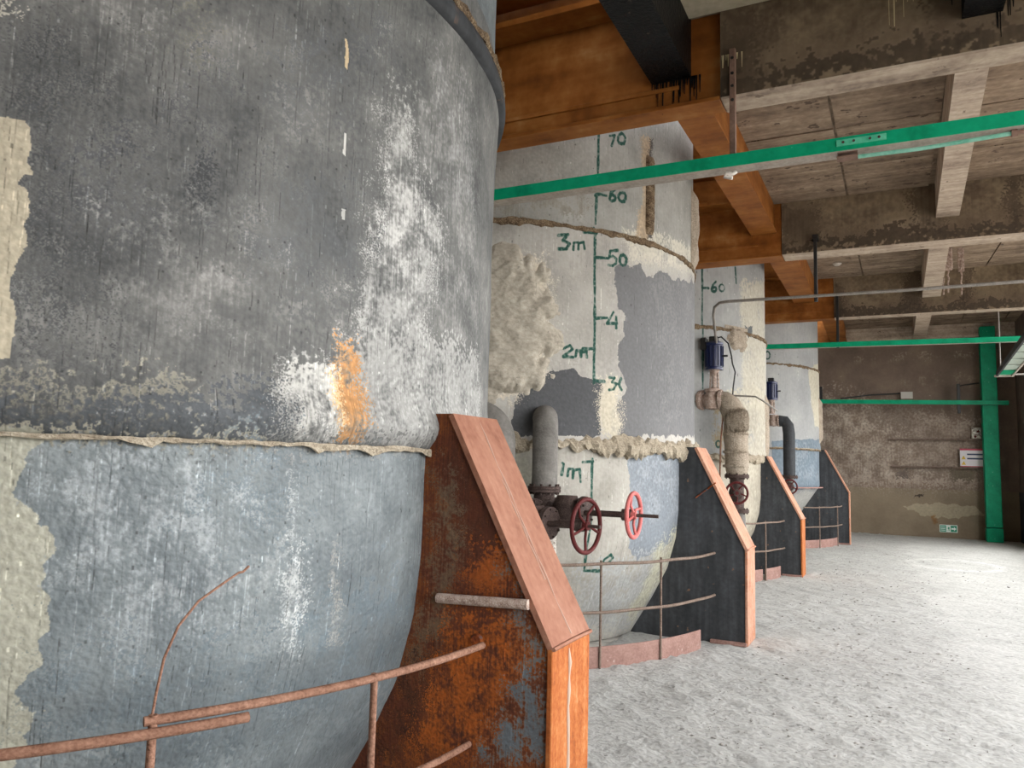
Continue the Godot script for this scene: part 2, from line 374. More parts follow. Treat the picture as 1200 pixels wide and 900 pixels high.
# wts: how much of coarse / fine / vertical streak noise sets the tone; flake: [colour, threshold] for chips of another coat
func surface(cols: Array, tile: float, rough: float, bump: float, wts := [0.6, 0.4, 0.0], contrast := 1.4, flake := [], metal := 0.0, shift := 0) -> StandardMaterial3D:
	var l := ramp_lut(cols)
	var a: PackedByteArray = N.coarse
	var b: PackedByteArray = N.fine
	var c: PackedByteArray = N.streak
	var d: PackedByteArray = N.chips
	var e: PackedByteArray = N.grain
	var n := TS * TS
	var o := PackedByteArray()
	o.resize(n * 3)
	var wa: float = wts[0]
	var wb: float = wts[1]
	var wc: float = wts[2]
	var we: float = wts[3] if wts.size() > 3 else 0.0
	var fl := Color(flake[0]) if flake.size() else Color.BLACK
	var ft: float = flake[1] * 255.0 if flake.size() else 999.0
	for i in n:
		var j := (i + shift) % n
		var v := int((a[j] * wa + b[i] * wb + c[j] * wc + e[j] * we - 127.0) * contrast + 127.0)
		v = clampi(v, 0, 255) * 3
		var f := clampf((d[j] + (b[i] - 127.0) * 0.35 - ft) * 0.08, 0.0, 1.0)
		var k := i * 3
		o[k] = int(lerpf(l[v], fl.r8, f))
		o[k + 1] = int(lerpf(l[v + 1], fl.g8, f))
		o[k + 2] = int(lerpf(l[v + 2], fl.b8, f))
	var m := StandardMaterial3D.new()
	m.albedo_texture = ImageTexture.create_from_image(Image.create_from_data(TS, TS, false, Image.FORMAT_RGB8, o))
	m.uv1_triplanar = true
	m.uv1_world_triplanar = true
	m.uv1_scale = Vector3.ONE / tile
	m.roughness = rough
	m.metallic = metal
	m.metallic_specular = 0.3
	if bump > 0.0:
		m.heightmap_enabled = true
		m.heightmap_scale = bump
		m.heightmap_texture = N.bump_tex
	return m
func plain(c: String, rough := 0.6, metal := 0.0) -> StandardMaterial3D:
	var m := StandardMaterial3D.new()
	m.albedo_color = Color(c)
	m.roughness = rough
	m.metallic = metal
	return m

# ---------------------------------------------------------------- painted jackets
# zones: [height above which the zone starts, dark, mid, light]; sizes in texels
func jacket(w: int, h: int, th0: float, th1: float, ht: float, zones: Array, patches: Array, strokes: Array, sd: int, bump: float, gain := 1.0, sw := 0.22, con := 1.5, scratches := 0) -> StandardMaterial3D:
	var n1 := noise_bytes(w, h, 0.007, sd, 6, 1, false, false)
	var n2 := noise_bytes(w, h, 0.11, sd + 1, 4, 1, false, false)
	var n3 := noise_bytes(w, h, 0.22, sd + 2, 4, 26, false, false)
	var wa := noise_bytes(w, h, 0.02, sd + 3, 6, 1, false, false)
	var wb := noise_bytes(w, h, 0.02, sd + 4, 6, 1, false, false)
	var jit := noise_bytes(w, h, 0.31, sd + 5, 2, 1, false, false)
	var px := PackedFloat32Array()
	px.resize(w * h * 3)
	var ppm := h / ht
	var luts := []
	for z in zones: luts.append(ramp_lut(z.slice(1)))
	for y in h:
		var hh := ht * (1.0 - (y + 0.5) / h)
		var zi := 0
		for q in zones.size():
			if hh >= zones[q][0]: zi = q
		var l: PackedByteArray = luts[zi]
		for x in w:
			var i := y * w + x
			var v := int((n1[i] * (0.55 - sw) + wb[i] * 0.25 + n2[i] * 0.2 + n3[i] * sw - 127.0) * con + 127.0)
			v = clampi(v, 0, 255) * 3
			px[i * 3] = l[v]
			px[i * 3 + 1] = l[v + 1]
			px[i * 3 + 2] = l[v + 2]
	for p in patches:
		var c := Color(p[0])
		var cr: float = c.r8
		var cg: float = c.g8
		var cb: float = c.b8
		var amp: float = p[1] * ppm / 127.0 * 1.6
		var al: float = p[2]
		var thr: float = p[3] * 255.0
		var gn: float = p[4] / 255.0 * 1.6
		var vr: float = p[5] / 127.0
		var poly := PackedVector2Array()
		var lo := Vector2(1e9, 1e9)
		var hi := -lo
		var f: Array = p[6]
		for k in range(0, f.size(), 2):
			var t := Vector2((f[k] - th0) / (th1 - th0) * w, (ht - f[k + 1]) * ppm)
			poly.append(t)
			lo = lo.min(t)
			hi = hi.max(t)
		var pad := amp * 127.0
		var soft: float = 0.0 if al >= 0.95 else p[1] * ppm / 127.0 * 2.2
		for y in range(maxi(0, int(lo.y - pad)), mini(h, int(hi.y + pad) + 1)):
			for x in range(maxi(0, int(lo.x - pad)), mini(w, int(hi.x + pad) + 1)):
				var i := y * w + x
				if not Geometry2D.is_point_in_polygon(Vector2(x + (wa[i] - 127.0) * amp + (jit[i] - 127.0) * soft, y + (wb[i] - 127.0) * amp + (n2[i] - 127.0) * soft), poly): continue
				var a := clampf((wb[i] * 0.45 + n2[i] * 0.25 + n3[i] * 0.2 + jit[i] * 0.1 - thr) * gn, 0.0, 1.0) * al
				var s := 1.0 + (n2[i] * 0.6 + n1[i] * 0.4 - 127.0) * vr
				i *= 3
				px[i] = lerpf(px[i], cr * s, a)
				px[i + 1] = lerpf(px[i + 1], cg * s, a)
				px[i + 2] = lerpf(px[i + 2], cb * s, a)
	# scratches down the coat, pits and pale specks
	var sr := RandomNumberGenerator.new()
	sr.seed = sd * 7 + 1
	for k in scratches:
		var x := sr.randi_range(2, w - 3)
		var y := sr.randi_range(0, h - 1)
		var lng := int(pow(sr.randf(), 3.0) * 0.22 * ppm) + 2
		var tone := 0.62 if sr.randf() < 0.6 else 1.35
		var al := sr.randf_range(0.25, 0.85)
		for j in lng:
			if y + j >= h: break
			if wa[(y + j) * w + x] > 150 and j % 9 == 0: x = clampi(x + sr.randi_range(-1, 1), 1, w - 2)
			var fade := clampf((n2[(y + j) * w + x] - 80.0) / 70.0, 0.1, 1.0) if lng > 6 else 1.0
			for q in (2 if lng < 5 else 1):
				var i := ((y + j) * w + x + q) * 3
				for ch in 3: px[i + ch] = lerpf(px[i + ch], px[i + ch] * tone, al * fade)
	for s in strokes:
		for k in range(0, s.size() - 2, 2):
			var p := Vector2((s[k] - th0) / (th1 - th0) * w, (ht - s[k + 1]) * ppm)
			var q := Vector2((s[k + 2] - th0) / (th1 - th0) * w, (ht - s[k + 3]) * ppm)
			var rad := 0.0125 * ppm
			for y in range(maxi(0, int(minf(p.y, q.y) - rad - 2)), mini(h, int(maxf(p.y, q.y) + rad + 3))):
				for x in range(maxi(0, int(minf(p.x, q.x) - rad - 2)), mini(w, int(maxf(p.x, q.x) + rad + 3))):
					var i := y * w + x
					var d := Geometry2D.get_closest_point_to_segment(Vector2(x, y), p, q).distance_to(Vector2(x, y))
					var a := clampf(rad - d + 0.5 + (wa[i] - 127.0) * 0.01, 0.0, 1.0) * clampf(0.55 + (n2[i] - 90.0) / 120.0, 0.35, 1.0)
					i *= 3
					px[i] = lerpf(px[i], 20.0, a)
					px[i + 1] = lerpf(px[i + 1], 60.0, a)
					px[i + 2] = lerpf(px[i + 2], 50.0, a)
	var o := PackedByteArray()
	o.resize(w * h * 3)
	for i in w * h * 3: o[i] = clampi(int(px[i] * gain), 0, 255)
	var hb := PackedByteArray()
	hb.resize(w * h)
	for i in w * h: hb[i] = clampi(int(n1[i] * 0.3 + n2[i] * 0.4 + wa[i] * 0.3), 0, 255)
	var m := StandardMaterial3D.new()
	m.albedo_texture = ImageTexture.create_from_image(Image.create_from_data(w, h, false, Image.FORMAT_RGB8, o))
	m.heightmap_enabled = true
	m.heightmap_scale = bump
	m.heightmap_texture = ImageTexture.create_from_image(Image.create_from_data(w, h, false, Image.FORMAT_L8, hb))
	m.roughness = 0.72
	m.metallic_specular = 0.35
	return m

# ---------------------------------------------------------------- tank pieces
func angles(v0: float, v1: float, step: float) -> Array:
	var a := []
	var t := v0
	while t < v1 - 0.01:
		a.append(t)
		t += step
	while t < v0 + 360.0:
		a.append(t)
		t += 5.0
	a.append(v0 + 360.0)
	return a
# skin of a tank between two heights; rf(deg, h) gives the radius, bf(deg) the lower edge; lip closes the lower edge inwards
func skin(cx: float, cz: float, th: Array, map: Array, bf: Callable, top: float, rows: int, rf: Callable, lip := 0.0) -> SurfaceTool:
	var st := SurfaceTool.new()
	st.begin(Mesh.PRIMITIVE_TRIANGLES)
	st.set_smooth_group(0)
	var cols := th.size()
	var extra := 1 if lip > 0.0 else 0
	for t in th:
		var b: float = bf.call(t)
		for j in rows + 1 + extra:
			var k := maxi(0, j - extra)
			var h := lerpf(b, top, float(k) / rows)
			var r: float = rf.call(t, h)
			if extra and j == 0: r -= lip
			st.set_uv(Vector2((t - map[0]) / (map[1] - map[0]), (map[2] - h) / map[2]))
			st.add_vertex(polar(cx, cz, t, r, h))
	var rn := rows + 1 + extra
	for i in cols - 1:
		for j in rn - 1:
			var a := i * rn + j
			var b := a + rn
			for q in [a, a + 1, b, b, a + 1, b + 1]: st.add_index(q)
	return st
func dish(h: float) -> float:
	return lut(-h, [0.0, -0.05, -0.36, -0.65, -0.94, -1.2, -1.9], [1.80, 1.83, 2.02, 2.17, 2.25, 2.275, 2.28])
func cone(h: float) -> float:
	return lut(-h, [0.0, -0.22, -0.3, -1.27, -1.29, -2.3], [1.2, 1.2, 1.62, 2.27, 2.29, 2.29])
# a ragged roll of torn wrap round a tank
func ragged_ring(cx: float, cz: float, d0: float, d1: float, r: float, h: float, fat: float, sd: int, drop := 0.0) -> SurfaceTool:
	var n := FastNoiseLite.new()
	n.seed = sd
	n.frequency = 0.11
	n.fractal_octaves = 3
	var st := S()
	var sides := 9
	var rings := []
	var count := int((d1 - d0) / 0.8)
	for i in count + 1:
		var t := lerpf(d0, d1, float(i) / count)
		var ring := []
		for k in sides:
			var a := TAU * k / sides
			var f := fat * (1.0 + 0.9 * n.get_noise_1d(t * 0.5 + 900.0) + 0.6 * n.get_noise_2d(t * 2.0, k * 9.0) + 0.5 * n.get_noise_2d(t * 9.0, k * 23.0 + 70.0))
			var dy := n.get_noise_1d(t * 3.0) * fat * 0.7 - (drop * maxf(0.0, n.get_noise_1d(t * 1.7 + 300.0)) if sin(a) < -0.3 else 0.0)
			ring.append(polar(cx, cz, t, r + cos(a) * f * 0.75, h + sin(a) * f * 1.1 + dy))
		rings.append(ring)
	for i in count:
		for k in sides:
			var l := (k + 1) % sides
			var mid: Vector3 = polar(cx, cz, lerpf(d0, d1, (i + 0.5) / count), r, h)
			quad(st, rings[i][k], rings[i][l], rings[i + 1][l], rings[i + 1][k], (rings[i][k] + rings[i + 1][l]) * 0.5 - mid)
	return st
# a lumpy sheet stuck on a jacket
func lump_sheet(cx: float, cz: float, d0: float, d1: float, h0: float, h1: float, r: float, fat: float, sd: int, freq := 2.4, shape := false) -> SurfaceTool:
	var n := FastNoiseLite.new()
	n.seed = sd
	n.frequency = freq
	n.fractal_octaves = 4
	n.fractal_type = FastNoiseLite.FRACTAL_RIDGED
	var st := SurfaceTool.new()
	st.begin(Mesh.PRIMITIVE_TRIANGLES)
	st.set_smooth_group(0)
	var nx := int((d1 - d0) / 0.45)
	var ny := int((h1 - h0) / 0.016)
	for i in nx + 1:
		for j in ny + 1:
			var u := float(i) / nx
			var v := float(j) / ny
			var t := lerpf(d0, d1, u)
			var h := lerpf(h0, h1, v)
			var e := minf(minf(u, 1.0 - u) * 5.0, minf(v, 1.0 - v) * 6.0)
			if shape:
				var rr := Vector2((u - 0.5) * 2.0, (v - 0.5) * 2.0).length() * (1.0 + 0.45 * n.get_noise_2d(t * 0.03 + 40.0, h * 0.6))
				e = minf(e, (1.0 - rr) * 4.0)
			e = clampf(e, 0.0, 1.0)
			var d := (0.35 + 0.65 * (n.get_noise_2d(t * 0.04, h) * 0.5 + 0.5)) * fat * smoothstep(0.0, 1.0, e) - 0.012 * (1.0 - e)
			st.add_vertex(polar(cx, cz, t, r + d, h))
	for i in nx:
		for j in ny:
			var a := i * (ny + 1) + j
			var b := a + ny + 1
			for q in [a, a + 1, b, b, a + 1, b + 1]: st.add_index(q)
	return st
# box bracket carrying a tank: near and far web plates, sloping and upright cover plates, sill
func bracket(t: Node3D, z0: float, z1: float, xi: float, hi: float, xo: float, hk: float, xin: float, web: Material, edge: Material, slope: Material) -> Node3D:
	var st := S()
	var poly := [Vector2(xi, hi), Vector2(xo - 0.012, hk), Vector2(xo - 0.012, 0.0), Vector2(xin - 0.7, 0.0), Vector2(xin - 0.25, 1.0), Vector2(xin - 0.15, hi)]
	if t.position.z > -4.0: st = plate_uv(poly, z0 - 0.015, 0.02, -2.6, 1.5, 2.0)
	else: prism(st, poly, Transform3D(Basis(), Vector3(0, 0, z0 - 0.035)), 0.02)
	var b := obj("support_bracket", st, web, t)
	st = S()
	prism(st, poly, Transform3D(Basis(), Vector3(0, 0, z1 + 0.01)), 0.02)
	obj("web_plate", st, web, b)
	st = S()
	var dir := (Vector2(xo, hk) - Vector2(xi, hi)).normalized()
	var nn := Vector2(-dir.y, dir.x)
	if nn.x < 0.0: nn = -nn
	var a0 := Vector2(xi, hi)
	var a1 := Vector2(xo, hk)
	prism(st, [a0, a1, a1 - nn * 0.024, a0 - nn * 0.024], Transform3D(Basis(), Vector3(0, 0, z1)), z0 - z1)
	obj("sloping_cover", st, slope, b)
	st = S()
	box(st, Vector3(xo - 0.024, 0.0, z1), Vector3(xo, hk - 0.002, z0), 0.004)
	obj("upright_cover", st, edge, b)
	st = S()
	var w0 := Vector3(xo + 0.004, hk - 0.004, z1)
	tube(st, [w0, Vector3(xo + 0.004, hk - 0.002, lerpf(z1, z0, 0.5)), Vector3(xo + 0.004, hk - 0.004, z0)], 0.009, 6)
	obj("weld_seam", st, slope, b)
	if t.position.z > -4.0:
		# run of pale paint down the cover plates
		for q in [[0.03, 0.98, 0.52], [0.3, 0.75, 0.47]]:
			st = S()
			var pp := []
			for i in 15:
				var f := lerpf(q[0], q[1], i / 14.0)
				var g := a0.lerp(a1, f) - nn * 0.001
				pp.append(Vector3(g.x, g.y, lerpf(z0, z1, q[2] + 0.008 * sin(i * 1.3 + q[0] * 40.0))))
			var rr := []
			for i in 15: rr.append(0.0022 + 0.004 * absf(sin(i * 2.1)))
			tube(st, pp, 0.004, 6, false, rr)
			obj("paint_run", st, plain("9d7f6f", 0.8), b)
		st = S()
		var pv := []
		var rv := []
		for i in 15:
			pv.append(Vector3(xo - 0.001, lerpf(hk - 0.03, 0.05, i / 14.0), lerpf(z0, z1, 0.42 + 0.012 * sin(i * 1.1))))
			rv.append(0.003 + 0.009 * absf(sin(i * 1.7)))
		tube(st, pv, 0.005, 6, false, rv)
		obj("paint_run", st, plain("b39c8a", 0.8), b)
	st = S()
	box(st, Vector3(xin + 0.3, 0.0, z0 - 0.01), Vector3(xo - 0.01, 0.035, z0 + 0.025), 0.004)
	obj("foot_sill", st, M.kerb, b)
	return b
func rail_set(label: String, cx: float, cz: float, d0: float, d1: float, r: float, h1: float, h0: float, posts: Array, rad: float) -> Node3D:
	var t := thing("guard_rail", label, "railing", polar(cx, cz, (d0 + d1) * 0.5, r, 0.0))
	for hh in [h1, h0]:
		var st := S()
		var p := arc_pts(cx, cz, d0, d1, r, hh, 28)
		for i in p.size(): p[i].y += 0.003 * sin(i * 0.7 + hh * 9.0)
		tube(st, p, rad, 8)
		obj("top_rail" if hh == h1 else "lower_rail", st, M.rod_grey, t)
	for d in posts:
		var st := S()
		bar(st, polar(cx, cz, d, r, 0.0), polar(cx, cz, d, r, h1 + 0.03), rad * 0.8, 8)
		obj("post", st, M.rod_grey, t)
	return t
func handwheel(parent: Node3D, c: Vector3, axis: Vector3, R: float, rim: float, spokes: int, m: Material, turn := 0.3) -> MeshInstance3D:
	axis = axis.normalized()
	var u := axis.cross(Vector3.UP).normalized()
	var v := axis.cross(u)
	var st := S()
	var p := []
	for i in 32: p.append(c + (u * cos(TAU * i / 32) + v * sin(TAU * i / 32)) * R)
	tube(st, p, rim, 8, true)
	var w := obj("handwheel", st, m, parent)
	for k in spokes:
		st = S()
		var a := TAU * k / spokes + turn
		var d := u * cos(a) + v * sin(a)
		var e := u * cos(a + 0.35) + v * sin(a + 0.35)
		tube(st, [c + d * 0.02, c + (d * 0.6 + e * 0.4).normalized() * R * 0.5 - axis * 0.015, c + d * R], rim * 0.62, 6)
		obj("spoke", st, m, w)
	st = S()
	lathe(st, c - axis * 0.03, axis, [Vector2(0, 0), Vector2(R * 0.17, 0), Vector2(R * 0.17, 0.05), Vector2(0, 0.05)], 14)
	obj("hub", st, m, w)
	return w
func bolts(parent: Node3D, c: Vector3, axis: Vector3, R: float, n: int, r: float, len: float, m: Material) -> void:
	axis = axis.normalized()
	var u := axis.cross(Vector3.UP if absf(axis.y) < 0.9 else Vector3.RIGHT).normalized()
	var v := axis.cross(u)
	for k in n:
		var a := TAU * k / n + 0.2
		var p := c + (u * cos(a) + v * sin(a)) * R
		var st := S()
		lathe(st, p - axis * len * 0.5, axis, [Vector2(0, 0), Vector2(r, 0), Vector2(r, len), Vector2(0, len)], 6)
		obj("bolt", st, m, parent)
func flange(parent: Node3D, c: Vector3, axis: Vector3, R: float, thick: float, m: Material, nb := 8) -> MeshInstance3D:
	var st := S()
	axis = axis.normalized()
	lathe(st, c - axis * thick * 0.5, axis, [Vector2(0, 0), Vector2(R - 0.004, 0), Vector2(R, 0.004), Vector2(R, thick * 0.5 - 0.003), Vector2(R - 0.006, thick * 0.5), Vector2(R, thick * 0.5 + 0.003), Vector2(R, thick - 0.004), Vector2(R - 0.004, thick), Vector2(0, thick)], 28)
	var f := obj("flange", st, m, parent)
	if nb > 0: bolts(f, c, axis, R * 0.84, nb, R * 0.07, thick * 1.7, m)
	return f
# gate valve lying on its side: the stem points along axis
func gate_valve(label: String, c: Vector3, axis: Vector3, run: float, R: float, wheel: Material, wheel_r: float, stem_out: float, spokes := 5) -> Node3D:
	var t := thing("gate_valve", label, "valve", c)
	var st := S()
	lathe(st, c - Vector3(0, R * 1.25, 0), Vector3.UP, [Vector2(0, 0), Vector2(R * 0.8, 0), Vector2(R, R * 0.6), Vector2(R * 1.12, R * 1.25), Vector2(R, R * 1.9), Vector2(R * 0.8, R * 2.5), Vector2(0, R * 2.5)], 20, true)
	obj("valve_body", st, M.iron, t)
	axis = axis.normalized()
	st = S()
	lathe(st, c, axis, [Vector2(R * 0.9, 0), Vector2(R * 0.72, R * 1.2), Vector2(R * 0.72, R * 1.5), Vector2(0, R * 1.5)], 18)
	obj("bonnet", st, M.iron, t)
	flange(t, c + axis * R * 1.45, axis, R * 1.25, 0.045, M.iron, 8)
	var u := axis.cross(Vector3.UP).normalized()
	for s in [-1.0, 1.0]:
		st = S()
		bar(st, c + axis * R * 1.5 + u * s * R * 0.42, c + axis * (run - 0.07) + u * s * R * 0.34, 0.021, 8)
		obj("yoke_arm", st, M.iron, t)
	st = S()
	lathe(st, c + axis * (run - 0.09), axis, [Vector2(0, 0), Vector2(0.045, 0), Vector2(0.045, 0.07), Vector2(0, 0.07)], 14)
	obj("yoke_head", st, M.iron, t)
	st = S()
	bar(st, c + axis * R * 1.4, c + axis * (run + stem_out), 0.013, 8)
	obj("stem", st, M.iron, t)
	handwheel(t, c + axis * run, axis, wheel_r, 0.017, spokes, wheel)
	return t
func elbow_pipe(start: Vector3, out: Vector3, bend: float, down_to: float, r: float) -> SurfaceTool:
	var p := [start - out * 0.4]
	var c := start + Vector3(0, -bend, 0)
	for i in 13:
		var a := PI * 0.5 * i / 12.0
		p.append(c + out * sin(a) * bend + Vector3.UP * cos(a) * bend)
	p.append(Vector3(p[-1].x, down_to, p[-1].z))
	var st := S()
	tube(st, p, r, 20)
	return st
func drips(parent: Node3D, x0: float, x1: float, h_top: float, drop: float, z: float, count: int, m: Material, called: String) -> void:
	for i in count:
		var x := lerpf(x0, x1, (i + rng.randf()) / count)
		var w := rng.randf_range(0.002, 0.006) * (1.0 if drop < 0.5 else 1.6)
		var l := drop * lerpf(0.2, 1.0, pow(rng.randf(), 1.6))
		var st := S()
		prism(st, [Vector2(x - w * 1.8, h_top), Vector2(x - w, h_top - l * 0.3), Vector2(x - w * 0.5, h_top - l), Vector2(x + w * 0.3, h_top - l), Vector2(x + w, h_top - l * 0.4), Vector2(x + w * 1.6, h_top)], Transform3D(Basis(), Vector3(0, 0, z - 0.003)), 0.005)
		obj(called, st, m, parent)

# horizontal board grain: streaks turned on their side
func grain_bytes() -> PackedByteArray:
	var im := Image.create_from_data(TS, TS, false, Image.FORMAT_L8, N.streak)
	im.rotate_90(CLOCKWISE)
	return im.get_data()
func make_materials() -> void:
	N.coarse = noise_bytes(TS, TS, 0.008, 11, 5)
	N.fine = noise_bytes(TS, TS, 0.05, 12, 4)
	N.streak = noise_bytes(TS, TS, 0.03, 13, 4, 16)
	N.grain = grain_bytes()
	N.chips = noise_bytes(TS, TS, 0.014, 14, 5)
	var h := PackedByteArray()
	h.resize(TS * TS)
	for i in TS * TS: h[i] = int(N.coarse[i] * 0.35 + N.fine[i] * 0.65)
	N.bump_tex = ImageTexture.create_from_image(Image.create_from_data(TS, TS, false, Image.FORMAT_L8, h))
	M.orange = surface(["653815", "824c1d", "98602c", "b07e4e"], 2.4, 0.6, 0.15, [0.5, 0.15, 0.1, 0.25], 1.4)
	M.concrete = surface(["85766a", "a69585", "bcac9a", "d0c2b1"], 2.0, 0.92, 0.6, [0.35, 0.25, 0.0, 0.4], 1.6, ["7d6e62", 0.84])
	M.slab = surface(["605246", "7c6b5b", "93816e", "af9e8a"], 2.3, 0.92, 0.6, [0.35, 0.25, 0.0, 0.4], 1.6, ["594b40", 0.80])
	M.slab_cream = surface(["a09682", "b8ae98", "c8bfaa"], 2.0, 0.9, 0.8)
	M.tar = surface(["060607", "0d0d0f", "19191b"], 1.2, 0.5, 1.0, [0.4, 0.4, 0.2], 1.5, ["5a5048", 0.88])
	M.green = surface(["007a57", "06966c", "0fa67b"], 1.3, 0.45, 0.03, [0.6, 0.3, 0.1], 1.1, ["6fb89e", 0.94])
	M.channel_grey = surface(["8d857c", "a79e94", "bdb5aa"], 0.9, 0.7, 0.1, [0.4, 0.4, 0.2], 1.4)
	M.channel_brown = surface(["6a544a", "7f665a", "94796b"], 0.9, 0.7, 0.1)
	M.rust = surface(["3a1f14", "62301a", "85421c", "a35a26"], 0.9, 0.85, 0.9, [0.55, 0.35, 0.1], 1.9, ["5a6066", 0.66])
	M.rust_slope = surface(["6d4536", "875c4a", "966b58", "a88370"], 1.1, 0.75, 0.3, [0.4, 0.3, 0.3], 1.4)
	M.rust_edge = surface(["7c4321", "9a562a", "aa693b", "bb885f"], 0.8, 0.75, 0.3, [0.3, 0.3, 0.4], 1.5)
	M.pale_edge = surface(["96664f", "b0836c", "c29d8a"], 0.8, 0.75, 0.3, [0.4, 0.3, 0.3], 1.5, ["a86c42", 0.8])
	M.charcoal = surface(["2b2d2f", "36383a", "424447", "505356"], 1.4, 0.7, 0.2, [0.3, 0.25, 0.45], 1.3, ["6d5446", 0.92])
	M.rod = surface(["55392c", "82604f", "a07d6b"], 0.35, 0.8, 0.4, [0.4, 0.6, 0.0], 1.6)
	M.rod_grey = surface(["51443d", "746459", "918277"], 0.35, 0.8, 0.4, [0.4, 0.6, 0.0], 1.6)
	M.kerb = surface(["775a52", "92736a", "a4877d"], 0.7, 0.8, 0.2, [0.5, 0.5, 0.0], 1.3, ["bcaea6", 0.9])
	M.pipe_grey = surface(["55524e", "6c6965", "827f7a"], 0.7, 0.8, 0.4, [0.5, 0.3, 0.2], 1.5)
	M.pipe_white = surface(["6f675e", "c9c5bb", "dbd8d0"], 0.4, 0.8, 0.4, [0.6, 0.4, 0.0], 2.2, ["5a4335", 0.7])
	M.iron = surface(["2d2523", "4a3d39", "675852"], 0.35, 0.75, 0.5, [0.4, 0.6, 0.0], 1.5)
	M.iron_dust = surface(["6f5a50", "9d877b", "b8a69b", "c9bcb2"], 0.25, 0.85, 0.5, [0.5, 0.5, 0.0], 1.9)
	M.wheel_dark = surface(["3a1214", "52201f", "6b3536"], 0.3, 0.6, 0.2, [0.4, 0.6, 0.0], 1.4)
	M.wheel_red = surface(["a8504d", "c26a66", "d08784"], 0.3, 0.6, 0.2, [0.4, 0.6, 0.0], 1.4)
	M.blue = plain("141f47", 0.3)
	M.black = plain("161616", 0.5)
	M.cloth = surface(["75695a", "8f8374", "a69b8c", "bdb4a6"], 0.6, 0.95, 1.2, [0.3, 0.5, 0.2], 1.6)
	M.torn = surface(["2e241c", "554536", "796852", "a09079"], 0.4, 0.95, 1.2, [0.4, 0.6, 0.0], 1.8)
	M.torn_pale = surface(["6b6153", "8f8473", "a69c8a", "b8af9f"], 0.5, 0.95, 1.2, [0.4, 0.6, 0.0], 1.7)
	M.cream_wrap = surface(["7c746a", "979083", "a9a295", "b9b3a7"], 1.0, 0.95, 0.7, [0.4, 0.6, 0.0], 1.5, ["6c675f", 0.92])
	M.steel = surface(["6a655f", "85807a", "9d9892"], 0.5, 0.5, 0.1, [0.5, 0.5, 0.0], 1.3)
	M.brown_wall = surface(["5c4e45", "71625a", "85766b"], 2.6, 0.92, 0.4, [0.5, 0.3, 0.2], 1.4)
	M.lime = plain("c2b48e", 0.9)
	M.tray = plain("b9c9bd", 0.4)
	M.white_wall = surface(["a8a49a", "bab6ac", "c8c5bc"], 3.0, 0.9, 0.5)

